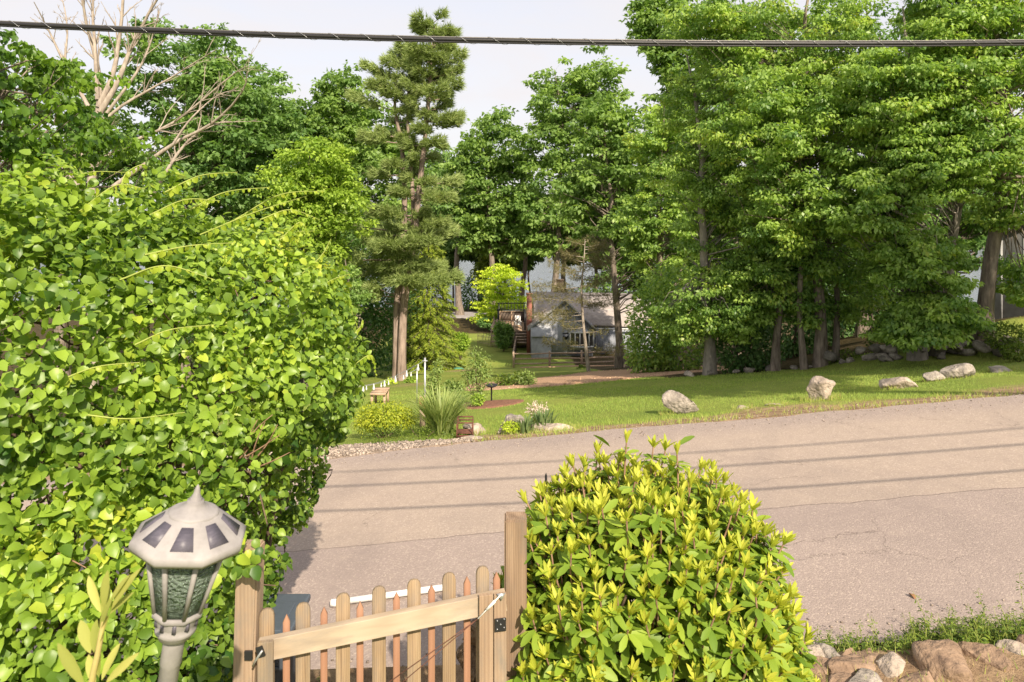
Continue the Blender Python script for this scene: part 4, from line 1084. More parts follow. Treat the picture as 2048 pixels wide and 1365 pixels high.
def house():
    d = 58.0; s = d / F
    def X(px): return (px - 1024) * s
    def Z(py): return CZ - (py - HY) * s
    zb = Z(709)
    x0, x1 = X(1062), X(1186); xm = X(1129); ze = Z(653); zp = Z(598)
    yf, yb = d, d + 8.5
    root = thing('house', 'low grey house with gable front and bow window behind the fence', 'house', (xm, yf, zb))
    # gable front wing with vertical board siding as battens
    w = MB(); w.prism([(x0, zb - .4), (x1, zb - .4), (x1, ze), (xm, zp - .08), (x0, ze)], yf, yb)
    # right wing
    xr = X(1330); yw = yf + 1.0; zew = Z(660)
    w.prism([(x1 + .002, zb - .4), (xr, zb - .4), (xr, zew), (x1 + .002, zew)], yw, yb + .3)
    w.build('wall', M['siding'], root)
    bt = MB()
    for x in np.arange(x0 + .12, x1, .2):
        zt = ze + (zp - ze) * (1 - abs(x - xm) / (max(x1 - xm, xm - x0))) - .15
        bt.box((x, yf - .008, (zb - .3 + zt) / 2), (.05, .016, zt - zb + .3))
    for x in np.arange(x1 + .2, xr, .2):
        bt.box((x, yw - .008, (zb - .3 + zew) / 2), (.05, .016, zew - zb + .3))
    bt.build('battens', M['siding'], root)
    def slab(pts, th, name, mat=M['roof']):
        m = MB(); a = np.array(pts, float); nrm_ = np.cross(a[1] - a[0], a[3] - a[0]); nrm_ /= np.linalg.norm(nrm_)
        if nrm_[2] < 0: nrm_ = -nrm_
        m.add(np.concatenate([a, a - nrm_ * th]), Q=[[0, 1, 2, 3], [7, 6, 5, 4], [0, 4, 5, 1], [1, 5, 6, 2], [2, 6, 7, 3], [3, 7, 4, 0]])
        return m.build(name, mat, root)
    ov = .3; k = (zp - ze) / (xm - x0)
    slab([(x0 - ov, yf - ov, ze - k * ov + .06), (xm, yf - ov, zp + .06), (xm, yb, zp + .06), (x0 - ov, yb, ze - k * ov + .06)], .12, 'roof')
    k2 = (zp - ze) / (x1 - xm)
    slab([(xm + .004, yf - ov, zp + .055), (x1 + ov, yf - ov, ze - k2 * ov + .055), (x1 + ov, yb, ze - k2 * ov + .055), (xm + .004, yb, zp + .055)], .12, 'roof')
    # fascia boards along the gable
    f = MB()
    for (xa, za, xb, zb_) in ((x0 - ov, ze - k * ov - .06, xm, zp - .06), (xm, zp - .06, x1 + ov, ze - k2 * ov - .06)):
        f.add([(xa, yf - ov - .02, za - .10), (xb, yf - ov - .02, zb_ - .10), (xb, yf - ov - .02, zb_ + .1), (xa, yf - ov - .02, za + .1), (xa, yf - ov + .02, za - .10), (xb, yf - ov + .02, zb_ - .10), (xb, yf - ov + .02, zb_ + .1), (xa, yf - ov + .02, za + .1)],
              Q=[[0, 1, 2, 3], [7, 6, 5, 4], [0, 4, 5, 1], [3, 2, 6, 7], [1, 5, 6, 2], [0, 3, 7, 4]])
    f.build('fascia', M['siding_dark'], root)
    # main roof behind: front slope towards the road
    ym = yf + 5.2; zr = P(0, 583, ym + .8).z
    slab([(x0 + .35, yf + 1.2, Z(650)), (xr + .3, yf + .6, Z(658)), (xr + .3, ym + .8, zr - .25), (x0 + .35, ym + .8, zr)], .14, 'roof')
    slab([(x0 + .35, ym + .81, zr), (xr + .3, ym + .81, zr - .25), (xr + .3, ym + 5, zr - 3.2), (x0 + .35, ym + 5, zr - 2.8)], .14, 'roof')
    g = MB(); g.box(((x1 + xr) / 2 + .2, yw - .48, zew - .02), (xr - x1 - .2, .1, .12)); g.build('gutter', M['trim'], root)
    # brick chimney against the left wall, one flue on the ridge
    c = MB(); c.box((X(1060) - .02, yf + 1.6, (zb - .4 + Z(593)) / 2), (.46, .6, Z(593) - zb + .4)); c.box((X(1060) - .02, yf + 1.6, Z(593) + .03), (.56, .7, .1)); c.build('chimney', M['brick'], root)
    c = MB(); c.box((X(1121) + .4, ym + 1.1, zr + .25), (.62, .62, 1.5)); c.box((X(1121) + .4, ym + 1.1, zr + 1.04), (.72, .72, .1)); c.build('chimney', M['deckwood'], root)
    v = MB(); v.lathe([(.05, 0), (.05, .75), (.0, .76)], (X(1105), yf + 3.2, Z(622)), 8); v.build('vent_pipe', M['trim'], root)
    # attic window
    def window(xa, xb, za, zb2, y, nx_, nz_, name='window'):
        wn_ = MB(); wn_.box(((xa + xb) / 2, y - .03, (za + zb2) / 2), (xb - xa, .03, zb2 - za)); wo = wn_.build(name, M['glassdark'], root)
        fr = MB(); t = .05
        for x in np.linspace(xa, xb, nx_ + 1): fr.box((x, y - .055, (za + zb2) / 2), (t, .05, zb2 - za + t))
        for z in np.linspace(za, zb2, nz_ + 1): fr.box(((xa + xb) / 2, y - .062, z), (xb - xa + t, .05, t))
        fr.build('frame', M['trim'], wo)
        return wo
    window(X(1125), X(1136), Z(634), Z(620), yf, 2, 2)
    # bow window: five facets on a sill with a rounded apron
    bx0, bx1, bz0, bz1 = X(1140), X(1186), Z(692), Z(664)
    n = 5; ang = np.linspace(-1, 1, n + 1); bxs = (bx0 + bx1) / 2 + ang * (bx1 - bx0) / 2; bys = yf - .55 * np.sqrt(np.clip(1 - (ang * .93) ** 2, 0, 1)) - .05
    gl = MB(); fr = MB(); ap = MB()
    for i in range(n):
        gl.add([(bxs[i], bys[i], bz0), (bxs[i + 1], bys[i + 1], bz0), (bxs[i + 1], bys[i + 1], bz1), (bxs[i], bys[i], bz1)], Q=[[0, 1, 2, 3]])
    wo = gl.build('bow_window', M['glassdark'], root)
    for i in range(n + 1): fr.box((bxs[i], bys[i] - .01, (bz0 + bz1) / 2), (.09, .09, bz1 - bz0))
    for i in range(n):
        a_ = math.atan2(bys[i + 1] - bys[i], bxs[i + 1] - bxs[i]); R_ = Matrix.Rotation(a_, 3, 'Z'); L_ = math.hypot(bxs[i + 1] - bxs[i], bys[i + 1] - bys[i])
        for z, h in ((bz0, .10), (bz1, .10)): fr.box(((bxs[i] + bxs[i + 1]) / 2, (bys[i] + bys[i + 1]) / 2 - .012, z), (L_, .10, h), R_)
    fr.build('frame', M['trim'], wo)
    top = [(x, y, bz0 - .05) for x, y in zip(bxs, bys)]; bot = [((bx0 + bx1) / 2 + (x - (bx0 + bx1) / 2) * .7, yf - .02 - (yf - y) * .3, bz0 - .32) for x, y in zip(bxs, bys)]
    ap.add(top + bot, Q=[[i, i + 1, i + n + 2, i + n + 1] for i in range(n)]); ap.add(top + [((bx0 + bx1) / 2, yf, bz0 - .05)], T=[[i, i + 1, n + 1] for i in range(n)])
    ap.build('sill', M['trim'], wo)
    # roof over the bow
    rf = MB(); rf.add([(x, y - .05, bz1 + .05) for x, y in zip(bxs, bys)] + [((bx0 + bx1) / 2, yf, bz1 + .35)], T=[[i, i + 1, n + 1] for i in range(n)]); rf.build('hood', M['siding_dark'], wo)
    # lean-to cupboard at the corner: sloped lid and doors
    ax0, ax1 = X(1063), X(1101); ya = yf - 1.1; zt = Z(650); zl = Z(669)
    b_ = MB(); b_.add([(ax0, ya, zb - .5), (ax1, ya, zb - .5), (ax1, ya, zl), (ax0, ya, zl), (ax0, yf - .012, zb - .5), (ax1, yf - .012, zb - .5), (ax1, yf - .012, zt - .1), (ax0, yf - .012, zt - .1)],
                      Q=[[0, 1, 2, 3], [0, 3, 7, 4], [1, 5, 6, 2], [3, 2, 6, 7]]); bo = b_.build('lean_to', M['siding_dark'], root)
    l_ = MB(); l_.add([(ax0 - .08, ya - .1, zl - .04), (ax1 + .08, ya - .1, zl - .04), (ax1 + .08, yf - .02, zt - .06), (ax0 - .08, yf - .02, zt - .06), (ax0 - .08, ya - .1, zl + .03), (ax1 + .08, ya - .1, zl + .03), (ax1 + .08, yf - .02, zt), (ax0 - .08, yf - .02, zt)],
                      Q=[[3, 2, 1, 0], [4, 5, 6, 7], [0, 1, 5, 4], [1, 2, 6, 5], [3, 0, 4, 7]]); l_.build('lid', M['siding_dark'], bo)
    t_ = MB(); t_.box(((ax0 + ax1) / 2, yf - .05, zt + .04), (ax1 - ax0 + .16, .06, .08)); t_.build('trim_board', M['trim'], bo)
    # hay-rack planter on the wall
    h_ = MB(); h_.lathe([(.02, -.28), (.16, -.22), (.24, -.05), (.26, .0), (.22, .02)], (X(1131), yf - .2, Z(672)), 12); h_.box((X(1131), yf - .03, Z(667)), (.5, .03, .08)); h_.build('wall_planter', M['iron'], root)
    # deck with steps, posts and railing on the left of the house
    return root, X, Z, zb, yf
H_, HX, HZ, HB, HYF = house()

def deck():
    d = 62.0; s = d / F
    def X(px): return (px - 1024) * s
    def Z(py): return CZ - (py - HY) * s
    root = thing('deck', 'raised wooden deck with black pergola frame left of the brick chimney', 'deck', (X(1025), d, Z(690)))
    x0, x1 = X(994), X(1057); zf = Z(663); y1 = d + 5.5
    f = MB()
    for k, y in enumerate(np.arange(d, y1, .30)): f.box(((x0 + x1) / 2, y + .14, zf), (x1 - x0, .28, .05))
    f.build('floor_boards', M['deckwood'], root)
    sk = MB(); sk.box(((x0 + x1) / 2 + .15, d + 2.7, zf - .75), (x1 - x0 - .5, 5.3, 1.4)); sk.build('skirt', M['darkmesh'], root)
    for k in range(4):
        st = MB(); st.box((X(1044), d - .18 - .32 * k, zf - .2 - .2 * k), (X(1057) - X(1032), .34, .07)); st.box((X(1044), d - .03 - .32 * k, zf - .3 - .2 * k), (X(1057) - X(1032) - .1, .03, .2)); st.build('step', M['oldwood'], root)
    # far railing panel
    for k, x in enumerate((X(997), X(1023), X(1056))):
        p = MB(); p.box((x, y1, zf + .5), (.12, .12, 1.1)); p.build('rail_post', M['deckwood'], root)
    for z in (zf + 1.02, zf + .08):
        p = MB(); p.box((X(1026.5), y1 - .002, z), (X(1056) - X(997), .09, .09)); p.build('rail', M['deckwood'], root)
    p = MB(); p.box((X(1026.5), y1 + .03, zf + .55), (X(1056) - X(997), .02, .85)); p.build('rail_panel', M['darkmesh'], root)
    # near railing with black balusters
    p = MB(); p.box((X(1012), d + .05, zf + .95), (X(1036) - X(992), .08, .07)); p.build('rail', M['oldwood'], root)
    for x in np.linspace(X(994), X(1034), 13):
        p = MB(); p.box((x, d + .05, zf + .48), (.03, .03, .9)); p.build('baluster', M['iron'], root)
    for x in (X(994), X(1034)):
        p = MB(); p.box((x, d + .05, zf + .3), (.13, .13, 1.6)); p.build('rail_post', M['oldwood'], root)
    # pergola
    zt = Z(622)
    for x in (X(996), X(1050)):
        for y in (d + .4, y1 - .4):
            p = MB(); p.box((x, y, (zf + zt) / 2), (.13, .13, zt - zf)); p.build('pergola_post', M['iron'], root)
    for y in (d + .4, y1 - .4):
        p = MB(); p.box((X(1023), y, zt + .02), (X(1050) - X(996) + .3, .09, .1)); p.build('pergola_beam', M['iron'], root)
    for x in np.linspace(X(997), X(1049), 9):
        p = MB(); p.box((x, (d + y1) / 2, zt + .10), (.05, y1 - d - .4, .06)); p.build('pergola_slat', M['iron'], root)
    return X, Z, zf, d, y1
DX, DZ, DF, DD, DY1 = deck()

def garden_chair():
    x, y, z = DX(1036), DD + 1.6, DF + .025
    r = thing('garden_chair', 'white slatted garden chair on the deck by the steps', 'chair', (x, y, z))
    m = MB(); m.box((x, y, z + .38), (.52, .5, .04)); m.build('seat', M['whitepaint'], r)
    for k in range(4):
        m = MB(); m.box((x - .2 + .133 * k, y + .27 + .06, z + .75), (.11, .03, .75), Matrix.Rotation(-.2, 3, 'X')); m.build('back_slat', M['whitepaint'], r)
    for sx in (-1, 1):
        m = MB(); m.box((x + sx * .3, y, z + .6), (.09, .6, .03)); m.build('armrest', M['whitepaint'], r)
        for sy in (-1, 1):
            m = MB(); m.box((x + sx * .27, y + sy * .22, z + .29), (.05, .06, .58)); m.build('leg', M['whitepaint'], r)
garden_chair()
def canopy():
    # white flat canopy on slim posts just beyond the deck
    y = 70.0; s_ = y / F; x = (1022 - 1024) * s_; z = CZ - (626 - HY) * s_; g = float(G(x, y)); L = 36 * s_
    r = thing('garden_canopy', 'white flat canopy showing beyond the deck railing', 'canopy', (x, y, g))
    m = MB(); m.prism([(x - L / 2, z), (x + L / 2 + .1, z - .05), (x + L / 2, z + .13), (x - L / 2 + .15, z + .16)], y - .9, y + .9); m.build('roof_panel', M['whitepaint'], r)
    for sx in (-1, 1):
        for sy in (-.8, .8):
            m = MB(); m.box((x + sx * (L / 2 - .15), y + sy, (g + z) / 2), (.08, .08, z - g + .05)); m.build('post', M['iron'], r)
canopy()

# ---- fences
def split_rail():
    d = 53.0
    pts = [(1027, 0), (1099, .1), (1163, .4), (1229, 1.2)]
    root = thing('split_rail_fence', 'three-rail split wood fence in front of the grey house', 'fence', base_at(1027, d))
    top = []
    rng = np.random.default_rng(81)
    for px, dd in pts:
        b = base_at(px, d + dd); top.append(b)
        m = MB(); m.tube([b + Vector((0, 0, -.3)), b + Vector((.01, 0, .6)), b + Vector((0, 0, 1.22))], [.085, .08, .07], 7); m.build('post', M['oldwood'], root)
    for a_, b_ in zip(top[:-1], top[1:]):
        for h in (.28, .66, 1.04):
            j = rng.normal(0, .02, 2)
            mid = (a_ + b_) / 2
            m = MB(); m.tube([a_ + Vector((.0, -.03, h + j[0])), mid + Vector((0, -.03, h + rng.normal(0, .025))), b_ + Vector((.0, -.03, h + j[1]))], [.055, .065, .05], 6); m.build('rail', M['oldwood'], root)
split_rail()

def side_fence():
    # dark wire-backed return running towards the deck
    b0 = base_at(1025.5, 53.0); b1 = base_at(1032, 61.0)
    root = thing('side_fence', 'dark wire and rail fence running back from the corner post', 'fence', b0)
    n = 5
    q = [b0.lerp(b1, t) for t in np.linspace(.04, 1, n)]
    q = [Gv(p.x, p.y) for p in q]
    for p in q[1:]:
        m = MB(); m.tube([p + Vector((0, 0, -.2)), p + Vector((0, 0, 1.25))], [.08, .07], 7); m.build('post', M['oldwood'], root)
    for a_, b_ in zip(q[:-1], q[1:]):
        for h in (.3, .7, 1.08):
            m = MB(); m.tube([a_ + Vector((0, 0, h)), b_ + Vector((0, 0, h))], .05, 5); m.build('rail', M['oldwood'], root)
        m = MB()
        for h in np.linspace(.1, 1.1, 9): m.tube([a_ + Vector((.06, 0, h)), b_ + Vector((.06, 0, h))], .006, 3, cap=False)
        for t in np.linspace(0, 1, 13):
            p = a_.lerp(b_, t); m.tube([p + Vector((.06, 0, .05)), p + Vector((.06, 0, 1.12))], .006, 3, cap=False)
        m.build('wire_mesh', M['iron'], root)
side_fence()

def wire_fence():
    d = 64.0
    root = thing('garden_fence', 'low iron garden fence beside the dark shrub', 'fence', base_at(955, d))
    for i, px in enumerate(np.linspace(955, 992, 16)):
        b = base_at(px, d - (px - 955) * .05); m = MB(); m.tube([b + Vector((0, 0, -.1)), b + Vector((0, 0, 1.0 + .08 * (i % 2)))], .02, 5); m.build('picket', M['oldwood'], root)
    for h in (.25, .85):
        a_, b_ = base_at(955, d), base_at(992, d - 1.85); m = MB(); m.tube([a_ + Vector((0, .02, h)), b_ + Vector((0, .02, h))], .02, 5); m.build('rail', M['oldwood'], root)
wire_fence()

# pinkish garden arch / planter stand left of the deck
def arch():
    d = 63.0; b = base_at(988, d); s = d / F
    r = thing('garden_obelisk', 'weathered pink brown wooden plant stand beside the deck corner', 'planter', b)
    for sx in (-.28, .28):
        for sy in (-.28, .28):
            m = MB(); m.tube([b + Vector((sx, sy, -.05)), b + Vector((sx * .85, sy * .85, 1.75))], [.045, .035], 5); m.build('leg', M['oldwood'], r)
    for z in (.45, 1.0, 1.5):
        m = MB(); m.box(b + Vector((0, 0, z)), (.62, .62, .05)); m.build('shelf', M['oldwood'], r)
    m = MB(); m.lathe([(.34, 1.75), (.12, 2.2), (.03, 2.75), (0, 2.85)], b, 4); m.build('spire', M['oldwood'], r)
arch()

shrub_px('round_shrub', 'dark green shrub growing against the deck railing', 1008, 60.5, [(1008, 672, 17, 24, 0), (1000, 660, 10, 14, 0), (1016, 664, 10, 14, 0)], 2600, (.16, .28), 'oak', seed=91)
shrub_px('round_shrub', 'round yellow-green shrub alone on the lawn', 921, 57, [(921, 684, 17, 17, 0), (914, 676, 9, 10, 0)], 1900, (.14, .24), 'maple_light', seed=92)
shrub_px('round_shrub', 'low dark red-leaved bush under the lime maple', 975, 72, [(975, 646, 18, 8, 0)], 700, (.2, .3), 'under', seed=93)
lid_b = base_at(917, 50)
lid = thing('tank_lid', 'round green plastic lid set in the bare sandy patch', 'lid', lid_b)
m = MB(); m.lathe([(.34, -.05), (.36, .08), (.32, .13), (.1, .16), (0, .165)], lid_b, 20); m.build('cover', M['green_lid'], lid)
m = MB(); m.lathe([(.41, -.05), (.41, .04), (.36, .045)], lid_b, 20); m.build('rim', M['green_lid'], lid)

# ---- beds and plants on the lawn
shrub_px('garden_bush', 'tall airy bush in the dark mulch circle by the birdbath', 953, 16.9, [(955, 722, 26, 26, 0), (940, 750, 20, 26, 0), (968, 748, 22, 24, 0), (955, 780, 20, 20, 0)], 1500, (.05, .085), 'rose', seed=94, stems=16, loose=.9, tpl=LEAF_OVAL)
shrub_px('low_shrub', 'small yellow-green shrub at the foot of the airy bush', 955, 16.2, [(955, 800, 13, 10, 0)], 420, (.04, .07), 'maple_light', seed=95)
for i, (px, d, w, h, lab) in enumerate([(905, 24.2, 20, 13, 'leafy clump at the left tip of the mulch bed'), (1010, 24.6, 24, 14, 'sprawling perennial clump on the mulch nearest the airy bush'), (1050, 24.0, 18, 18, 'upright bright green clump in the middle of the mulch bed'), (1038, 27, 18, 12, 'weedy green tuft at the back of the mulch bed')]):
    shrub_px('perennial', lab, px, d, [(px, 430 + 1365 * (CZ - float(G((px - 1024) * d / F, d))) / d - h * .7, w, h, 0), (px + w * .5, 430 + 1365 * (CZ - float(G((px - 1024) * d / F, d))) / d - h * .5, w * .7, h * .7, -.3)], 650, (.07, .13), 'rose' if i % 2 == 0 else 'weed', seed=96 + i, cat='plant', loose=.7)
shrub_px('perennial', 'small green sapling tuft at the foot of the leaning oak', 1237, 37, [(1237, 752, 9, 12, 0)], 420, (.08, .14), 'weed', seed=103, cat='plant')
shrub_px('perennial', 'little green tuft beside the spindly evergreen', 1163, 44, [(1163, 738, 7, 7, 0)], 260, (.09, .15), 'weed', seed=104, cat='plant')
shrub_px('hosta', 'pale variegated clump left of the pine trunk base', 782, 33.5, [(780, 772, 17, 10, 0)], 380, (.14, .22), 'lime', seed=105, cat='plant', tpl=LEAF_OVAL)
shrub_px('hosta', 'green hosta clump right of the pine trunk base', 820, 33.5, [(820, 768, 11, 11, 0)], 300, (.14, .22), 'maple_light', seed=106, cat='plant', tpl=LEAF_OVAL)

def birdbath():
    b = base_at(983, 17.2)
    r = thing('birdbath', 'thin dark birdbath on a pole beside the airy bush', 'birdbath', b)
    m = MB(); m.lathe([(.02, 0), (.02, .40), (.03, .41)], b, 10); m.build('pole', M['iron'], r)
    m = MB(); m.lathe([(.0, .40), (.05, .405), (.13, .44), (.16, .47), (.145, .472), (.1, .45), (0, .435)], b, 20); m.build('bowl', M['iron'], r)
    m = MB(); m.lathe([(.10, -.01), (.10, .015), (.02, .03)], b, 14); m.build('foot', M['iron'], r)
birdbath()

# yellow spreading shrub, tall green shrub, ornamental grass left of the boulder
shrub_px('spreading_shrub', 'spreading golden shrub above the gravel by the vine thicket', 765, 11.6, [(770, 832, 48, 24, 0), (735, 838, 26, 28, .1), (810, 838, 26, 18, 0)], 3400, (.035, .065), 'yellowbush', seed=111, tpl=LEAF_OVAL, stems=16, loose=.6)
shrub_px('tall_shrub', 'tall dark leafy shrub between the two metal poles', 866, 14.0, [(868, 760, 15, 30, 0), (862, 800, 20, 26, 0), (876, 735, 8, 16, 0)], 1100, (.045, .08), 'rose', seed=112, tpl=LEAF_OVAL, stems=12, loose=.8)
shrub_px('tall_shrub', 'grey-green shrub behind the ornamental grass', 915, 12.9, [(912, 800, 26, 26, 0), (895, 812, 24, 22, 0)], 1500, (.035, .06), 'rose', seed=113, tpl=LEAF_OVAL, loose=.8)
shrub_px('ground_cover', 'low green creeper along the upper edge of the gravel', 850, 11.05, [(790, 868, 70, 8, 0), (880, 868, 45, 6, 0)], 1600, (.02, .04), 'weed', seed=114, cat='plant', stems=2)

def ornamental_grass(name, label, px, d, n, H, spread, seed, mat='tallgrass', w=.012):
    rng = np.random.default_rng(seed); b = np.array(base_at(px, d))
    r = thing(name, label, 'grass', tuple(b))
    V = []; Q = []; T = []; ti = []; c = 0
    for i in range(n):
        az = rng.uniform(0, 2 * math.pi); h = np.array([math.cos(az), math.sin(az), 0]); L = H * rng.uniform(.6, 1.1); o = spread * rng.random() ** .6
        p0 = b + h * rng.random() * .16; bend = rng.uniform(.15, .6)
        t = np.array([0, .4, .75, 1.0])
        pts = p0 + h * ((o * t ** 1.5))[:, None] + np.array([0, 0, 1]) * (L * (t - bend * .55 * t ** 3))[:, None]
        s = np.array([-h[1], h[0], 0]) * w
        for q, ww in zip(pts[:3], (1, 1, .7)): V += [q - s * ww, q + s * ww]
        V.append(pts[3])
        Q += [[c, c + 1, c + 3, c + 2], [c + 2, c + 3, c + 5, c + 4]]; T.append([c + 4, c + 5, c + 6]); c += 7
        ti += [rng.random()] * 7
    link('blades', mesh_np('blades', np.array(V), [np.array(T), np.array(Q)], ti), M[mat], r)
ornamental_grass('ornamental_grass', 'arching clump of tall ornamental grass beside the rusty stand', 882, 11.35, 520, .85, .55, 121)
ornamental_grass('iris_clump', 'blue-green iris blades beside the striped boulder', 1085, 10.9, 90, .38, .16, 122, 'iris_leaf', .016)
ornamental_grass('iris_clump', 'second iris clump left of the flowering bush', 1050, 10.75, 60, .30, .15, 123, 'iris_leaf', .016)
shrub_px('flowering_shrub', 'small pale pink flowering shrub between the verge stones', 1075, 11.3, [(1072, 818, 22, 13, 0), (1085, 826, 16, 12, 0)], 420, (.03, .05), 'petal', seed=124, tpl=LEAF_OVAL, stems=24, loose=.9, part='blossom')
shrub_px('moss_cushion', 'bright green cushion plant on the striped boulder', 1024, 10.75, [(1022, 853, 17, 9, 0)], 700, (.02, .035), 'lime', seed=125, cat='plant', stems=2)

# ---- string lights on poles over the lower terrace
def string_lights():
    a_ = base_at(850, 13.2); top_a = P(850, 716, 13.2); b_ = base_at(834, 19.5); top_b = P(834, 736, 19.5)
    l1 = P(640, 762, 14.5); l2 = P(640, 765, 20)
    for (bb, tt, nm) in ((a_, top_a, 'nearer galvanised pole of the string lights, beside the tall shrub'), (b_, top_b, 'farther slim pole of the string lights on the lawn')):
        r = thing('light_pole', nm, 'pole', bb)
        m = MB(); m.tube([bb + Vector((0, 0, -.05)), tt], .019, 8); m.build('shaft', M['galv'], r)
        m = MB(); m.box(tt + Vector((0, 0, -.06)), (.10, .04, .02)); m.build('hook', M['galv'], r)
    for (p, q, nm, nb) in ((top_a, l1, 'string of clear bulbs hung from the nearer pole', 10), (top_b, l2, 'string of clear bulbs hung from the farther pole', 13)):
        r = thing('string_lights', nm, 'lights', p)
        t = np.linspace(0, 1, 20); p0, q0 = np.array(p), np.array(q)
        pts = p0 + (q0 - p0) * t[:, None]; pts[:, 2] -= .25 * np.sin(np.pi * t) + .05
        m = MB(); m.tube(pts, .006, 4); m.build('wire', M['galv'], r)
        for s in np.linspace(.06, .97, nb):
            c = np.array([np.interp(s, t, pts[:, k]) for k in range(3)])
            m = MB(); m.lathe([(.012, 0), (.014, -.05)], c, 8); so = m.build('socket', M['whitepaint'], r)
            m = MB(); m.lathe([(.014, -.05), (.026, -.09), (.024, -.12), (0, -.14)], c, 8); m.build('bulb', M['trimglass'], so)
M['galv'] = plain_mat('galvanised_steel', (.55, .56, .58), .35, metal=.7)
M['trimglass'] = plain_mat('clear_bulb_glass', (.75, .75, .72), .1, spec=.8)
string_lights()

def raised_planter():
    b = base_at(760, 21); s = 21 / F
    r = thing('cedar_table', 'pink brown wooden table on the terrace behind the golden shrub', 'table', b)
    z = P(0, 783, 21).z
    for k in range(4):
        m = MB(); m.box((b.x, b.y - .3 + .2 * k, z), (28 * s * 1.1, .18, .05)); m.build('board', M['deckwood'], r)
    for sx in (-1, 1):
        for sy in (-1, 1):
            m = MB(); m.box((b.x + sx * .19, b.y + sy * .28, (z + b.z) / 2 - .05), (.07, .07, z - b.z + .02)); m.build('leg', M['deckwood'], r)
raised_planter()
def cedar_post():
    b = base_at(845, 13.0)
    r = thing('cedar_sign_board', 'upright orange cedar board beside the metal pole', 'board', b)
    z0, z1 = b.z - .05, P(0, 792, 13.0).z
    m = MB(); m.box((b.x, b.y, (z0 + z1) / 2), (.10, .10, z1 - z0)); m.build('post', M['oldwood'], r)
    m = MB(); m.box((b.x + .01, b.y - .065, z1 - .12), (.12, .03, .22)); m.build('board', M['orangewood'], r)
cedar_post()
def rusty_stand():
    b = base_at(930, 10.75)
    r = thing('rusty_bench', 'small rusty iron garden bench beside the white boulder', 'bench', b)
    w, dp = .24, .22
    for sx in (-1, 1):
        for sy in (-1, 1):
            h = .30 if sy > 0 else .26
            m = MB(); m.box(b + Vector((sx * w / 2, sy * dp / 2, h / 2 - .01)), (.016, .016, h)); m.build('leg', M['rust'], r)
    for k in range(4):
        m = MB(); m.box(b + Vector((0, -dp / 2 + .03 + k * .055, .10)), (w + .02, .04, .014)); m.build('seat_slat', M['rust'], r)
    for z in (.20, .25, .30):
        m = MB(); m.box(b + Vector((0, dp / 2, z)), (w, .012, .02)); m.build('back_bar', M['rust'], r)
    m = MB(); m.box(b + Vector((0, -dp / 2, .06)), (w, .012, .03)); m.build('apron', M['rust'], r)
rusty_stand()

# ---- stones
def rock_mesh(name, size, seed, sub=4, cuts=11, rough=.16):
    rnd = random.Random(seed)
    bm = bmesh.new(); bmesh.ops.create_icosphere(bm, subdivisions=sub, radius=1)
    planes = []
    for k in range(cuts):
        n = Vector((rnd.gauss(0, 1), rnd.gauss(0, 1), rnd.gauss(0, .8))).normalized(); planes.append((n, rnd.uniform(.36, .78)))
    o = Vector((rnd.uniform(0, 50), rnd.uniform(0, 50), rnd.uniform(0, 50)))
    for v in bm.verts:
        p = v.co.copy()
        for n, h in planes:
            e = p.dot(n) - h
            if e > 0: p -= n * e * .95
        p *= 1 + rough * mnoise.noise(p * 1.7 + o) + rough * .5 * mnoise.noise(p * 4.5 + o)
        v.co = Vector((p.x * size[0], p.y * size[1], p.z * size[2]))
    me = bpy.data.meshes.new(name); bm.to_mesh(me); bm.free()
    me.polygons.foreach_set('use_smooth', np.ones(len(me.polygons), bool))
    return me

def boulder(label, px, py, d, wpx, hpx, seed, mat='stone', name='boulder', sink=.35, depth=.8, parent=None, rz=None):
    s = d / F; x = (px - 1024) * s
    b = Gv(x, d) if parent is None else P(px, py, d)
    hw, hh = wpx * s / 2, hpx * s
    me = rock_mesh(name, (hw * 1.38, hw * depth * 1.1, hh / (2 - sink) * 1.15), seed)
    me.materials.append(M[mat])
    o = bpy.data.objects.new(name, me); COL.objects.link(o)
    o.location = b + Vector((0, 0, hh / (2 - sink) * (1 - sink)))
    o.rotation_euler = (0, 0, rz if rz is not None else 0)
    if parent is not None:
        o.parent = parent; o.matrix_parent_inverse = Matrix.Translation(parent.location).inverted()
    else:
        tag(o, label, 'boulder', 'boulders along the verge')
    return o
boulder('pointed grey boulder on the lawn edge, leaning left', 1356, 828, 11.4, 60, 46, 201, 'stone_grey', sink=.25)
boulder('bright pale boulder with a sharp peak on the verge', 1642, 802, 11.7, 62, 42, 212, 'stone', sink=.25)
boulder('flat mossy pinkish boulder on the verge', 1800, 778, 12.6, 60, 26, 203, 'stone', sink=.6)
boulder('small rounded grey stone beside the big lichened boulder', 1868, 765, 13.2, 32, 22, 204, 'stone_grey', sink=.4)
boulder('big lichened two-humped boulder on the upper verge', 1916, 758, 13.6, 66, 34, 205, 'stone_grey', sink=.35)
boulder('long low slab of grey stone near the barn', 2001, 745, 14.1, 56, 16, 206, 'stone_grey', sink=.6)
boulder('flat stone barely showing in the grass left of the pale boulder', 1484, 812, 11.3, 30, 6, 207, 'stone', sink=1.1)
boulder('second flat stone sunk in the grass near the pale boulder', 1553, 808, 11.4, 34, 6, 208, 'stone', sink=1.1)
boulder('smooth white boulder behind the rusty bench', 948, 858, 11.1, 46, 32, 209, 'stone', sink=.4)
boulder('pale striped boulder under the bright cushion plant', 1028, 862, 10.9, 58, 32, 210, 'stone_grey', sink=.5)
boulder('long flat stone right of the iris blades', 1110, 856, 10.7, 80, 14, 211, 'stone', sink=.8)
boulder('flat stone step at the corner of the gravel', 950, 864, 10.55, 44, 6, 213, 'stone', sink=1.1)

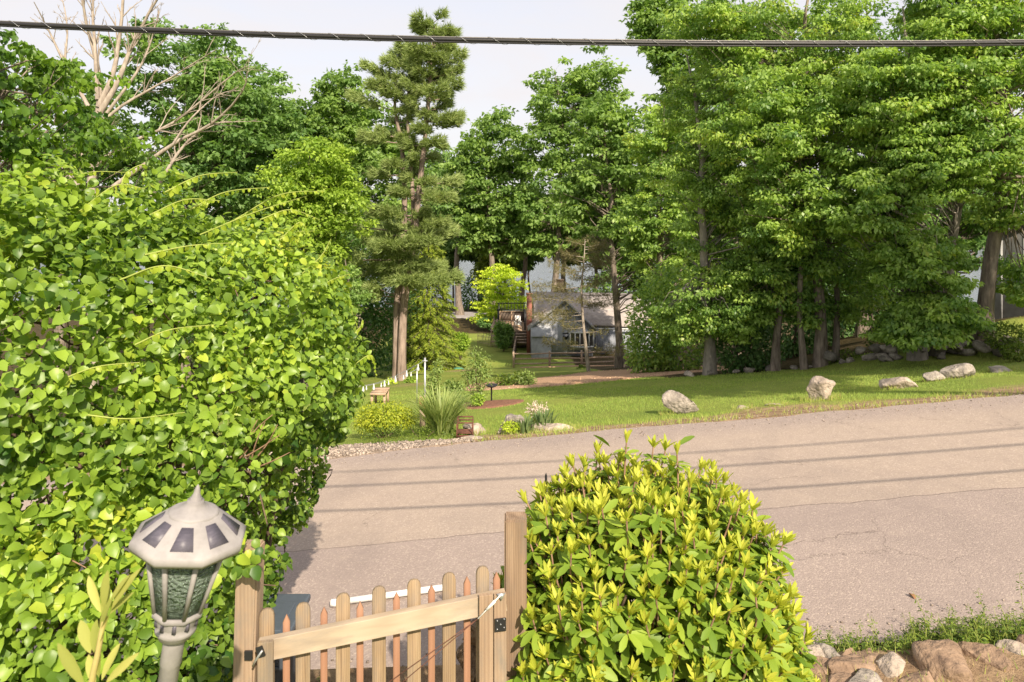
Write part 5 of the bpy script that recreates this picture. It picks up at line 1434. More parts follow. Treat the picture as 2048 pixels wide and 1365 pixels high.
def tufts():
    rng = np.random.default_rng(215); P_ = []
    for px, d, w in ((1356, 11.4, 60), (1642, 11.7, 62), (1800, 12.6, 60), (1868, 13.2, 32), (1916, 13.6, 66), (2001, 14.1, 56), (1484, 11.3, 30), (1553, 11.4, 34), (948, 11.1, 46), (1028, 10.9, 58), (1110, 10.7, 80)):
        s = d / F; m = int(w * 5); a_ = rng.uniform(0, 6.28, m); r_ = w * s / 2 * rng.uniform(.85, 1.35, m)
        P_.append(np.stack([(px - 1024) * s + r_ * np.cos(a_), d + .75 * r_ * np.sin(a_), np.zeros(m)], 1))
    m = 1500; P_.append(np.stack([rng.uniform(-.5, 9.5, m), 10.05 + np.abs(rng.normal(0, .45, m)), np.zeros(m)], 1))
    q = np.concatenate(P_); q = q[smooth_noise(q[:, 0], q[:, 1], 3.0, 9) > -.35]; q[:, 2] = G(q[:, 0], q[:, 1]); n = len(q)
    V, Fc, t = scatter(LEAF_BLADE, q, np.c_[rng.normal(0, .45, (n, 2)), np.ones(n)], np.c_[rng.normal(0, .6, n), -np.ones(n), rng.normal(0, .3, n)], rng.uniform(.04, .13, n), np.clip(rng.normal(.72, .22, n), 0, 1), wid=.009)
    tag(link('verge_grass', mesh_np('verge_grass', V, Fc, t), M['grassblade']), 'long unmown grass tufts round the boulders and road edge', 'grass', kind='stuff')
tufts()
wall_b = Gv(12.5, 18.3)
wall = thing('stone_wall', 'tumbled dry stone wall at the foot of the beeches', 'wall', wall_b)
rng = np.random.default_rng(220)
wpts = spline([(5.6, 21.9, 0), (7.6, 21.2, 0), (9.4, 20.3, 0), (10.6, 19.0, 0), (12.0, 18.3, 0), (13.6, 17.9, 0), (15.2, 17.6, 0)], 46)
meshes = [rock_mesh('stone', (.26, .2, .17), 230 + k, sub=2, cuts=6) for k in range(8)]
for me in meshes: me.materials.append(M['stone_dark'] if rng.random() < .6 else M['stone_grey'])
for i, p in enumerate(wpts):
    for k in range(1 if i < 16 else 2):
        if rng.random() < (.35 if i < 16 else .12): continue
        o = bpy.data.objects.new('stone', meshes[rng.integers(8)]); COL.objects.link(o)
        x, y = p[0] + rng.normal(0, .12), p[1] + rng.normal(0, .18)
        sc = rng.uniform(.55, 1.25) * (.8 if i < 16 else 1)
        o.location = (x, y, float(G(x, y)) + .07 + k * .20)
        o.scale = (sc, sc, sc * rng.uniform(.7, 1.1)); o.rotation_euler = (rng.normal(0, .15), rng.normal(0, .15), rng.uniform(0, 6.28))
        o.parent = wall; o.matrix_parent_inverse = Matrix.Translation(wall.location).inverted()
tuple(shrub_px('woodland_plant', lab, px, d, [(px, py, w, h, 0)], n, (.05, .1), 'weed', seed=240 + i, cat='plant') for i, (px, py, d, w, h, n, lab) in enumerate([
    (1780, 690, 20, 45, 20, 900, 'low green growth on the wall between the beeches'), (2010, 672, 17.6, 40, 26, 1200, 'ferny green plants at the foot of the barn'), (2035, 705, 16.6, 26, 16, 600, 'leafy weeds in front of the wall end'),
    (1690, 715, 20.6, 34, 12, 500, 'low weeds right of the three-stemmed beech'), (1920, 690, 18.8, 30, 18, 700, 'shaded weeds by the big rough trunk')]))

# ---- white barn at the right edge
def barn():
    c = P(1988, 0, 23); x0, y0 = 0.0, 0.0; R_ = Matrix.Rotation(-math.atan2(c.x, c.y), 3, 'Z')
    zb = float(G(c.x + 1, c.y)) - .5; zt = P(0, 470, 23).z; x1 = 6.0
    r = thing('barn', 'pale grey board-and-batten barn wall at the edge of the wood', 'barn', (c.x, c.y, zb + .5))
    def place(m):
        m.V = [(np.array(R_) @ np.asarray(v).T).T + np.array([c.x, c.y, 0]) for v in m.V]; return m
    m = MB(); m.prism([(x0, zb), (x1, zb), (x1, zt), ((x0 + x1) / 2, zt + 1.5), (x0, zt)], y0, y0 + 7); place(m).build('wall', M['barnwhite'], r)
    for x in np.arange(x0 + .2, x1, .62):
        m = MB(); m.box((x, y0 - .012, (zb + zt) / 2), (.07, .02, zt - zb - .05)); place(m).build('batten', M['barnwhite'], r)
    for xa in (x0 - .12, x1 + .12):
        xm_ = (x0 + x1) / 2; m = MB()
        m.add([(xa, y0 - .3, zt - .1), (xm_, y0 - .3, zt + 1.65), (xm_, y0 + 7.3, zt + 1.65), (xa, y0 + 7.3, zt - .1), (xa, y0 - .3, zt - .2), (xm_, y0 - .3, zt + 1.53), (xm_, y0 + 7.3, zt + 1.53), (xa, y0 + 7.3, zt - .2)],
              Q=[[0, 1, 2, 3], [7, 6, 5, 4], [0, 4, 5, 1], [3, 2, 6, 7], [0, 3, 7, 4]]); place(m).build('roof', M['stone_dark'], r)
    m = MB(); m.box((x0 + 2.2, y0 - .05, zb + 1.9), (1.1, .04, 2.6)); do = place(m).build('door', M['siding_dark'], r)
    m = MB(); m.box((x0 + 1.75, y0 - .085, zb + 2.4), (.3, .03, .1)); place(m).build('hinge', M['iron'], do)
M['barnwhite'] = noise_mat('pale_barn_paint', (.30, .30, .30), (.40, .40, .395), scale=4, rough=.8, bump=.3)
barn()
# ------------------------------------------------------------------ vine thicket at the left
M['post_wood'] = wood_mat('gate_post_wood', (.20, .135, .09), (.42, .32, .225), (.33, .235, .16), axis=2, scale=14)
M['picket_wood'] = wood_mat('picket_wood', (.15, .10, .06), (.40, .305, .20), (.30, .215, .13), axis=2, scale=22)
M['slat_wood'] = noise_mat('terracotta_stained_slat', (.27, .14, .085), (.36, .20, .125), scale=9, stretch=(1, 1, .15), rough=.75, bump=.2)
M['rail_wood'] = wood_mat('weathered_rail_wood', (.27, .205, .145), (.50, .41, .31), (.41, .325, .235), axis=0, scale=14, knots=False)
M['grey_wood'] = wood_mat('greyed_post_wood', (.14, .095, .065), (.36, .265, .185), (.26, .18, .12), axis=2, scale=22)

def leaf_parts(root, tpl, pos, axis, normal, scale, mats_tints, n_parts, seed, score, name='leaf'):
    """the leaves that show largest become objects of their own; returns the mask of the rest"""
    order = np.argsort(-score)[:n_parts]
    meshes = []
    for mname, tints in mats_tints:
        for t in tints:
            me = mesh_np(name, tpl[0], tpl[1], np.full(len(tpl[0]), t)); me.materials.append(M[mname]); meshes.append(me)
    rng = np.random.default_rng(seed)
    x, y, z = leaf_basis(axis[order], normal[order])
    for k, i in enumerate(order):
        o = bpy.data.objects.new(name, meshes[rng.integers(len(meshes))]); COL.objects.link(o)
        R = Matrix((x[k], y[k], z[k])).transposed().to_4x4()
        o.parent = root; o.matrix_parent_inverse = Matrix.Translation(root.location).inverted()
        o.matrix_basis = Matrix.Translation(Vector(pos[i])) @ R @ Matrix.Scale(float(scale[i]), 4)
    rest = np.ones(len(pos), bool); rest[order] = False
    return rest

def in_view(p, m=0):
    px = 1024 + p[:, 0] / p[:, 1] * F; py = HY - (p[:, 2] - CZ) / p[:, 1] * F
    return px, py, (px > m) & (px < 2048 - m) & (py > m) & (py < 1365 - m)

def vine_thicket():
    rng = np.random.default_rng(301)
    def E(px, py, d, rx_, ry_, rz_):
        p = P(px, py, d); return np.array([p.x, p.y, p.z]), np.array([rx_, ry_, rz_])
    EL = [E(255, 930, 3.75, .90, .85, 1.42), E(555, 745, 4.35, .52, .75, .64), E(-40, 880, 3.3, .95, .9, 1.27), E(150, 1330, 3.15, .60, .62, 1.1), E(440, 640, 4.25, .75, .8, .60), E(150, 660, 4.3, 1.05, .85, .80), E(400, 850, 4.1, .62, .62, .66), E(330, 1250, 3.35, .42, .5, .8), E(530, 960, 4.85, .42, .35, .42)]
    b = Gv(-1.9, 3.6)
    root = thing('vine_thicket', 'huge mound of heart-leaved climbing vine filling the left', 'vine', b)
    Ps, As, Ns, Ss, Ts, Out = [], [], [], [], [], []
    for k, (c, R) in enumerate(EL):
        area = (R[0] * R[1] * R[2]) ** (2 / 3.) * 12.5
        n = int(area * 2050)
        u = rnd_dir(n, rng)
        lump = .10 * np.sin(u[:, 0] * 9 + k) * np.sin(u[:, 2] * 8 + 2 * k) + .09 * np.sin(u[:, 1] * 11 + 3 * k) * np.cos(u[:, 2] * 13)
        dep = np.abs(rng.normal(0, .10, n))
        r = 1 + lump - dep + .02 * rng.normal(size=n)
        p = c + u * R * r[:, None]
        inside = np.zeros(n, bool)
        for j, (c2, R2) in enumerate(EL):
            if j != k: inside |= (((p - c2) / R2) ** 2).sum(1) < .70
        back = (u[:, 1] > .45)
        keep = ~inside & ~(back & (rng.random(n) < .6)) & (p[:, 2] > G(p[:, 0], p[:, 1]) + .03)
        # the right flank stops at the gate post, and the outer end is undercut above the road
        keep &= ~((p[:, 0] > -1.17) & (p[:, 1] < 3.4))
        px, py, _ = in_view(p)
        under = (px > 1010 - py * .42 + 40) & (py > 880)
        keep &= ~under
        keep &= ~((px > 430) & (py > 875) & (py < 1100) & (p[:, 1] < 4.5) & (p[:, 1] > 3.35) & (rng.random(n) < .80))
        p, u, dep = p[keep], u[keep], dep[keep]; m = len(p)
        out = nrm(u / R)
        Ps.append(p); Out.append(dep)
        As.append(.40 * out + np.array([.05, 0, -.35]) + .9 * rnd_dir(m, rng))
        Ns.append(out * .6 + np.array([.12, -.1, .7]) + .75 * rnd_dir(m, rng))
        Ss.append(rng.uniform(.019, .053, m) * np.clip(1.15 - .10 * (p[:, 1] - 2.8), .75, 1.2))
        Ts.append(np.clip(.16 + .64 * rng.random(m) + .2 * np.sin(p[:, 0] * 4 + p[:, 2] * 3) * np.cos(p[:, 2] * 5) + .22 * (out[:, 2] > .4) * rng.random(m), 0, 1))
    pos, ax, nm, sz, ti, dep = map(np.concatenate, (Ps, As, Ns, Ss, Ts, Out))
    px, py, vis = in_view(pos, 25)
    x_, y_, z_ = leaf_basis(ax, nm)
    facing = np.abs((z_ * nrm(pos - np.array([0, 0, CZ]))).sum(1))
    score = np.where(vis, sz / np.linalg.norm(pos - np.array([0, 0, CZ]), axis=1) * (.4 + facing) * np.exp(-dep * 14), -1)
    # a few sprays hang over the top of the gate post
    m = 46; q = np.array(P(497, 1105, 2.74)) + rng.normal(0, 1, (m, 3)) * np.array([.045, .03, .05]) + np.array([-.02, -.05, .02])
    pos = np.concatenate([pos, q]); ax = np.concatenate([ax, np.array([.1, -.2, -.8]) + .5 * rnd_dir(m, rng)]); nm = np.concatenate([nm, np.array([.2, -.6, .6]) + .5 * rnd_dir(m, rng)])
    sz = np.concatenate([sz, rng.uniform(.03, .055, m)]); ti = np.concatenate([ti, rng.random(m)]); dep = np.concatenate([dep, np.zeros(m)]); score = np.concatenate([score, np.zeros(m)])
    rest = leaf_parts(root, LEAF_HEART, pos, ax, nm, sz, [('vine', (.2, .35, .5, .65, .8))], 300, 302, score)
    fr_ = rest & (dep < .035); bk_ = rest & ~fr_
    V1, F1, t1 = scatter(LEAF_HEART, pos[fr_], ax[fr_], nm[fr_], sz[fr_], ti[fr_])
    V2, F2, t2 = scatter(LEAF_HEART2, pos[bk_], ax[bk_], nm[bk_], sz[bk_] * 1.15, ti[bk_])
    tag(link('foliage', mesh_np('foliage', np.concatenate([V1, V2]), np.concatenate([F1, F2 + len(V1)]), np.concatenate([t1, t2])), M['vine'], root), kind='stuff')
    # woody stems inside and trailing out under the overhang
    mb = MB()
    for k in range(170):
        c, R = EL[rng.integers(len(EL))]
        a_ = c + rnd_dir(1, rng)[0] * R * rng.uniform(.1, .8)
        e = a_ + rng.normal(0, .22, 3)
        if e[0] > -1.1 - .1 * (e[1] > 4): continue
        if a_[0] > -1.15 and a_[1] < 3.4: continue
        mb.tube(spline([a_, (a_ + e) / 2 + rng.normal(0, .06, 3), e], 5), np.linspace(.009, .003, 5), 4, cap=False)
    for k in range(60):
        yy_ = rng.uniform(880, 1010); a_ = np.array(P(rng.uniform(430, 980 - yy_ * .42), yy_, rng.uniform(3.9, 4.5)))
        e = a_ + np.array([rng.normal(0, .06), rng.normal(0, .10), rng.normal(-.08, .08)])
        if (1024 + e[0] / e[1] * F) > 985 - .42 * (HY - (e[2] - CZ) / e[1] * F): continue
        mb.tube(spline([a_, (a_ + e) / 2 + rng.normal(0, .03, 3), e], 5), np.linspace(.006, .002, 5), 4, cap=False)
    for k in range(9):     # main trunks down to the soil
        x, y = -1.62 - .18 * k + rng.normal(0, .05), 3.7 + rng.normal(0, .2)
        p0 = np.array(Gv(x, y, -.05)); p1 = np.array([x + rng.normal(0, .15), y + .25, CZ - 1.2])
        mb.tube(spline([p0, (p0 + p1) / 2 + rng.normal(0, .1, 3), p1], 8), np.linspace(.028, .014, 8), 6, cap=False)
    mb.build('stem', M['twig'], root)['kind'] = 'stuff'
    mb = MB()
    for (x0, y0_, x1, y1_) in ((485, 905, 545, 830), (480, 920, 560, 870), (500, 930, 530, 845), (490, 900, 515, 840), (515, 935, 580, 905), (470, 925, 500, 880), (505, 925, 555, 850), (115, 1107, 172, 1136)):
        dd = 3.42 if y0_ < 1000 else 2.75
        a_, e = np.array(P(x0, y0_, dd)), np.array(P(x1, y1_, dd - .05)); mb.tube(spline([a_, (a_ + e) / 2 + rng.normal(0, .012, 3), e], 6), np.linspace(.005, .0015, 6), 5)
    mb.build('dry_twig', M['twig_red'], root)['kind'] = 'stuff'
    # long whippy shoots with hanging young leaves
    shoots = [([(330, 385), (400, 352), (475, 345)], 3.6), ([(470, 440), (560, 390), (650, 382)], 3.9), ([(400, 470), (510, 425), (615, 392)], 3.8), ([(590, 560), (640, 515), (662, 478)], 4.0), ([(600, 610), (655, 565), (700, 548)], 4.2), ([(290, 510), (380, 492), (470, 486)], 3.2),
              ([(240, 560), (330, 532), (430, 560)], 3.0), ([(690, 745), (735, 712), (748, 722), (752, 760)], 4.3), ([(60, 420), (160, 350), (260, 345)], 3.6), ([(150, 430), (230, 372), (290, 378)], 3.4), ([(380, 420), (450, 385), (540, 375)], 3.7), ([(500, 520), (570, 470), (630, 462)], 4.1),
              ([(560, 480), (600, 445), (618, 470)], 4.0), ([(620, 640), (680, 620), (712, 640)], 4.4), ([(240, 400), (250, 350), (290, 330), (285, 370)], 3.5), ([(270, 690), (340, 660), (430, 650)], 3.0), ([(100, 770), (190, 735), (280, 725)], 2.8), ([(420, 760), (480, 735), (545, 730)], 3.6), ([(300, 430), (370, 400), (440, 402)], 3.6), ([(20, 400), (90, 365), (150, 372)], 3.5), ([(170, 830), (260, 838), (370, 825)], 2.85),
              ([(660, 700), (715, 660), (725, 640)], 4.4), ([(640, 590), (690, 600), (728, 690)], 4.5), ([(520, 440), (580, 420), (640, 440)], 4.1)]
    for pl, d in shoots:
        mb = MB(); pts = spline([np.array(P(x, y, d + .05 * i)) for i, (x, y) in enumerate(pl)], 16)
        mb.tube(pts, np.linspace(.0045, .0015, 16), 5, cap=False)
        so = mb.build('vine_shoot', M['stem_green'], root)
        m = 15; s = np.linspace(.08, .97, m)
        q = np.stack([np.interp(s, np.linspace(0, 1, 16), pts[:, c]) for c in range(3)], 1)
        a_ = np.array([.25, 0, -.8]) + .5 * rnd_dir(m, rng)
        V, Fc, t = scatter(LEAF_HEART, q, a_, np.array([.2, -.5, .6]) + .6 * rnd_dir(m, rng), .040 * (1.05 - .75 * s), rng.random(m))
        link('young_leaves', mesh_np('young_leaves', V, Fc, t), M['vine_tip'], so)
    return root
vine_thicket()

# ------------------------------------------------------------------ rhododendron
def rhododendron():
    rng = np.random.default_rng(311)
    cx, cy, czz = .615, 3.26, CZ - 2.22
    R = np.array([.655, .56, .905]); pw = 2.75
    b = Gv(cx, cy)
    root = thing('rhododendron', 'rounded rhododendron with yellow-green new shoots beside the gate', 'shrub', b)
    def surf(u):
        f = (np.abs(u) ** pw).sum(-1, keepdims=True) ** (-1 / pw); return u * f
    pts = []; nn = []
    cand = rnd_dir(9000, rng)
    for u in cand:
        if u[2] < -.45: continue
        s = surf(u)
        lump = 1 + .05 * math.sin(u[0] * 7 + 1) * math.cos(u[2] * 6) + .045 * math.sin(u[1] * 8 + u[0] * 5) + rng.normal(0, .028)
        p = np.array([cx, cy, czz]) + s * R * lump
        if p[2] < float(G(p[0], p[1])) + .1: continue
        if any(abs(p[0] - q[0]) < .060 and np.linalg.norm(p - q) < .060 for q in pts): continue
        pts.append(p); nn.append(nrm(np.sign(s) * np.abs(s) ** (pw - 1) / R))
    # a low arm reaching right
    for k in range(26):
        f = rng.random(); p = np.array([cx + .50 + .42 * f, cy - .15 + rng.normal(0, .12), CZ - 2.25 - .35 * f + rng.normal(0, .09)])
        pts.append(p); nn.append(nrm(np.array([.4, -.5, .7])))
    pts = np.array(pts); nn = np.array(nn)
    tall = (rng.random(len(pts)) < .16) & (nn[:, 2] > .2); pts[tall] += np.array([0, 0, 1]) * rng.uniform(.03, .11, (tall.sum(), 1)) + nn[tall] * .02
    no, nw = [], []
    st = MB()
    for p, n in zip(pts, nn):
        s = nrm(.45 * n + np.array([0, 0, .85]) + .16 * rng.normal(size=3))
        e1 = nrm(np.cross(s, np.array([.3, 1, .1]))); e2 = np.cross(s, e1)
        hgt = (p[2] - (czz - .5)) / 1.4; new = rng.random() < .72 + .28 * hgt
        if new:
            m = rng.integers(8, 13); a0 = rng.uniform(0, 6.28); opening = rng.uniform(.4, 1.15)
            for k in range(m):
                az = a0 + 2 * math.pi * k / m + rng.normal(0, .2); rd = math.cos(az) * e1 + math.sin(az) * e2
                ax = nrm(s + rd * opening * rng.uniform(.6, 1.3))
                nw.append((p + s * rng.uniform(-.012, .012), ax, s - .2 * rd, rng.uniform(.045, .080), rng.random()))
        m = rng.integers(6, 10); a0 = rng.uniform(0, 6.28); base = p - s * (.055 if new else .0)
        for k in range(m):
            az = a0 + 2 * math.pi * k / m + rng.normal(0, .22); rd = math.cos(az) * e1 + math.sin(az) * e2
            no.append((base + s * rng.normal(0, .012), nrm(rd + s * rng.uniform(-.25, .35)), s + .25 * rng.normal(size=3), rng.uniform(.068, .115) * (1.25 - .35 * hgt), rng.random()))
        st.tube([p - s * .22 - n * .05, p - s * .08, p + s * .01], [.005, .0045, .0035], 5, cap=False)
        # inner shaded leaves
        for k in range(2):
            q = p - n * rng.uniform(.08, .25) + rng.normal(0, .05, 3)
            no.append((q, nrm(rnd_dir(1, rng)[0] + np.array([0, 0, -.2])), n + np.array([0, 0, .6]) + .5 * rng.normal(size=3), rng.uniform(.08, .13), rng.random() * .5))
    st.build('shoot', M['twig_red'], root)['kind'] = 'stuff'
    br = MB()
    for k in range(46):
        p = pts[rng.integers(len(pts))]; q = np.array([b.x + rng.normal(0, .1), b.y + rng.normal(0, .1), b.z - .03]); mid = (p + q) / 2 + np.array([0, 0, -.1]) + rng.normal(0, .08, 3)
        br.tube(spline([q, mid, p - np.array([0, 0, .15])], 6), np.linspace(.016, .006, 6), 5, cap=False)
    br.build('branch', M['twig'], root)['kind'] = 'stuff'
    def split(rows, tpl, mname, part, n_parts, tints, seed):
        pos = np.array([r[0] for r in rows]); ax = np.array([r[1] for r in rows]); nm = np.array([r[2] for r in rows]); sz = np.array([r[3] for r in rows]); ti = np.array([r[4] for r in rows])
        _, _, vis = in_view(pos, 20)
        front = nrm(pos - np.array([cx, cy, czz]))
        sc_ = np.where(vis, sz * (1 + .8 * (front * np.array([0, -.8, .6])).sum(1)), -1)
        rest = leaf_parts(root, tpl, pos, ax, nm, sz, [(mname, tints)], n_parts, seed, sc_, part)
        V, Fc, t = scatter(tpl, pos[rest], ax[rest], nm[rest], sz[rest], ti[rest])
        tag(link(part + '_mass', mesh_np(part + '_mass', V, Fc, t), M[mname], root), kind='stuff')
    split(no, LEAF_RHODO, 'rhodo_old', 'leaf', 150, (.2, .45, .7, .9), 312)
    split(nw, LEAF_LONG, 'rhodo_new', 'new_leaf', 150, (.15, .4, .65, .9), 313)
LEAF_RHODO = leaf_template([(.25, .13), (.62, .185), (.9, .10), (1, 0)], .22, .12)
rhododendron()
shrub('wild_vine', 'bright lobed vine leaves growing through the foot of the rhododendron', tuple(Gv(.62, 2.62)), [(.0, .02, .30, .28, .10, .30), (.28, .0, .40, .20, .10, .28), (.1, .1, .62, .12, .08, .16)], 620, (.03, .055), 'weed', seed=318, tpl=LEAF_HEART, cat='vine', stems=6, droop=.5)

# ------------------------------------------------------------------ gate and posts
def bevel_box(name, c, s, mat, parent, bev=.004, M3=None):
    bm = bmesh.new(); bmesh.ops.create_cube(bm, size=1)
    for v in bm.verts: v.co = Vector((v.co.x * s[0], v.co.y * s[1], v.co.z * s[2]))
    bmesh.ops.bevel(bm, geom=list(bm.edges), offset=bev, segments=2, affect='EDGES', profile=.6)
    me = bpy.data.meshes.new(name); bm.to_mesh(me); bm.free(); me.materials.append(mat)
    o = bpy.data.objects.new(name, me); COL.objects.link(o)
    o.parent = parent; o.matrix_parent_inverse = Matrix.Translation(parent.location).inverted()
    o.matrix_basis = Matrix.Translation(Vector(c)) @ (M3.to_4x4() if M3 else Matrix())
    return o

def gate_post(label, px, top_py, bot_px, d, w, mat, leafy=False):
    t = P(px, top_py, d); bx = (bot_px - 1024) * d / F; g = float(G(bx, d)) - .25
    r = thing('gate_post', label, 'post', (bx, d, g + .25))
    n = 5
    bm = bmesh.new(); bmesh.ops.create_cube(bm, size=1)
    for v in bm.verts:
        top = v.co.z > 0
        v.co = Vector((v.co.x * w + (t.x if top else bx), v.co.y * w + d, t.z if top else g))
    bmesh.ops.bevel(bm, geom=list(bm.edges), offset=.007, segments=2, affect='EDGES')
    me = bpy.data.meshes.new('shaft'); bm.to_mesh(me); bm.free()
    link('shaft', me, M[mat], r)
    return r
gate_post('fresh-sawn tan gate post hung with vine leaves', 502, 1088, 462 + 22 - 6, 2.80, .088, 'post_wood')
gate_post('weathered gate post half hidden by the rhododendron', 1031, 1032, 1031, 3.02, .098, 'grey_wood')

def gate():
    gl, gr = (515, 2.76), (1010, 2.95)
    def dep(px): return gl[1] + (gr[1] - gl[1]) * (px - gl[0]) / (gr[0] - gl[0])
    ang = math.atan2(gr[1] - gl[1], P(gr[0], 0, gr[1]).x - P(gl[0], 0, gl[1]).x)
    RZ_ = Matrix.Rotation(ang, 3, 'Z')
    gx_ = (P(gl[0], 0, gl[1]).x + P(gr[0], 0, gr[1]).x) / 2; g0 = float(G(gx_, 2.85))
    r = thing('picket_gate', 'wooden picket gate of wide tan pickets and narrow terracotta slats', 'gate', (gx_, 2.85, g0))
    nrm_y = RZ_ @ Vector((0, 1, 0))
    def picket(name, px, top, wpx, th, mat, pointed):
        d = dep(px) + .03; s = d / F; w = wpx * s; x = (px - 1024) * s; zt = CZ - (top - HY) * s; zb = g0 + .06
        hw = w / 2
        if pointed: prof = [(-hw, zb), (hw, zb), (hw, zt - .030), (0, zt), (-hw, zt - .030)]
        else: prof = [(-hw, zb), (hw, zb), (hw, zt - .030), (hw * .86, zt - .014), (hw * .52, zt - .003), (0, zt), (-hw * .52, zt - .003), (-hw * .86, zt - .014), (-hw, zt - .030)]
        m = MB(); m.prism(prof, -th / 2, th / 2)
        V = m.V[0]; V[:] = (np.array(RZ_) @ V.T).T + np.array([x, d, 0]) + np.array([0, 0, 0])
        me_o = m.build(name, M[mat], r)
        bm = bmesh.new(); bm.from_mesh(me_o.data); bmesh.ops.recalc_face_normals(bm, faces=bm.faces)
        es = [e for e in bm.edges if len(e.link_faces) == 2 and e.calc_face_angle(0) > .9]
        bmesh.ops.bevel(bm, geom=es, offset=.002, segments=1, affect='EDGES'); bm.to_mesh(me_o.data); bm.free()
    for px, top in ((534, 1217), (606, 1206), (686, 1187), (758, 1173), (828, 1159), (898, 1146), (965, 1133)): picket('picket', px, top, 28.5 - (px - 534) * .006, .019, 'picket_wood', False)
    for px, top in ((573, 1229), (648, 1214), (720, 1203), (793, 1185), (863, 1170), (934, 1153), (993, 1144)): picket('slat', px, top, 13.5, .016, 'slat_wood', True)
    # rails on the near side of the pickets
    def rail(p0, p1, h, th, name, off=-.0):
        c = (p0 + p1) / 2 - nrm_y * .005; L = (p1 - p0).length
        dv = (p1 - p0).normalized(); up = Vector((0, 0, 1)); y = up.cross(dv).normalized(); z = dv.cross(y)
        R3 = Matrix((dv, y, z)).transposed()
        return bevel_box(name, c, (L, th, h), M['rail_wood'], r, .003, R3)
    rail(P(520, 1299, 2.745), P(1011, 1198, 2.935), .084, .034, 'rail')
    rail(P(512, 1299, 2.745) + Vector((0, 0, -.72)), P(1011, 1198, 2.935) + Vector((0, 0, -.78)), .084, .034, 'rail')
    # stiles nailed over the ends
    def stile(px, top, wpx, d, name='stile', mat='picket_wood'):
        s = d / F; zt = CZ - (top - HY) * s; zb = g0 + .05
        return bevel_box(name, ((px - 1024) * s, d, (zt + zb) / 2), (wpx * s, .02, zt - zb), M[mat], r, .002, RZ_)
    stile(531, 1283, 30, 2.705); stile(972, 1189, 28, 2.885, mat='post_wood'); stile(1000, 1187, 25, 2.892, mat='post_wood')
    # anti-sag cable with turnbuckle
    m = MB(); a_, b_ = P(1002, 1190, 2.86), P(956, 1238, 2.85); dv = (b_ - a_)
    m.tube([a_, b_], .0028, 6); m.tube([a_ + dv * .25, a_ + dv * .62], .0062, 8); m.build('turnbuckle', M['whitepaint'], r)
    for end in (P(700, 1420, 2.78), P(740, 1420, 2.79)):
        m = MB(); m.tube([b_, end], .0016, 4); m.build('wire', M['rust'], r)
    m = MB(); m.add([P(993, 1188, 2.87), P(1011, 1186, 2.875), P(1003, 1202, 2.872), P(993, 1188, 2.875), P(1011, 1186, 2.88), P(1003, 1202, 2.877)], T=[[0, 2, 1], [3, 4, 5]], Q=[[0, 1, 4, 3], [1, 2, 5, 4], [2, 0, 3, 5]]); m.build('bracket', M['galv'], r)
    ho = bevel_box('hinge', P(1001, 1250, 2.875), (.048, .006, .055), M['iron'], r, .002, RZ_)
    m = MB()
    for qx, qy in ((994, 1242), (1008, 1240), (994, 1259), (1008, 1257), (1001, 1250)):
        m.lathe([(.0025, -.004), (.0025, 0), (0, .001)], P(qx, qy, 2.868), 8, Matrix.Rotation(math.pi / 2, 3, 'X'))
    m.build('screws', M['galv'], ho)
    lo = bevel_box('latch', P(521, 1304, 2.69), (.028, .008, .042), M['iron'], r, .002, Matrix.Rotation(-.35, 3, 'Y'))
    bevel_box('latch', P(497, 1311, 2.742), (.032, .010, .036), M['iron'], r, .002)
    m = MB(); m.tube([P(496, 1325, 2.70), P(506, 1317, 2.69), P(526, 1304, 2.68)], .0045, 8); m.build('latch_bolt', M['galv'], lo)
    return r
gate()

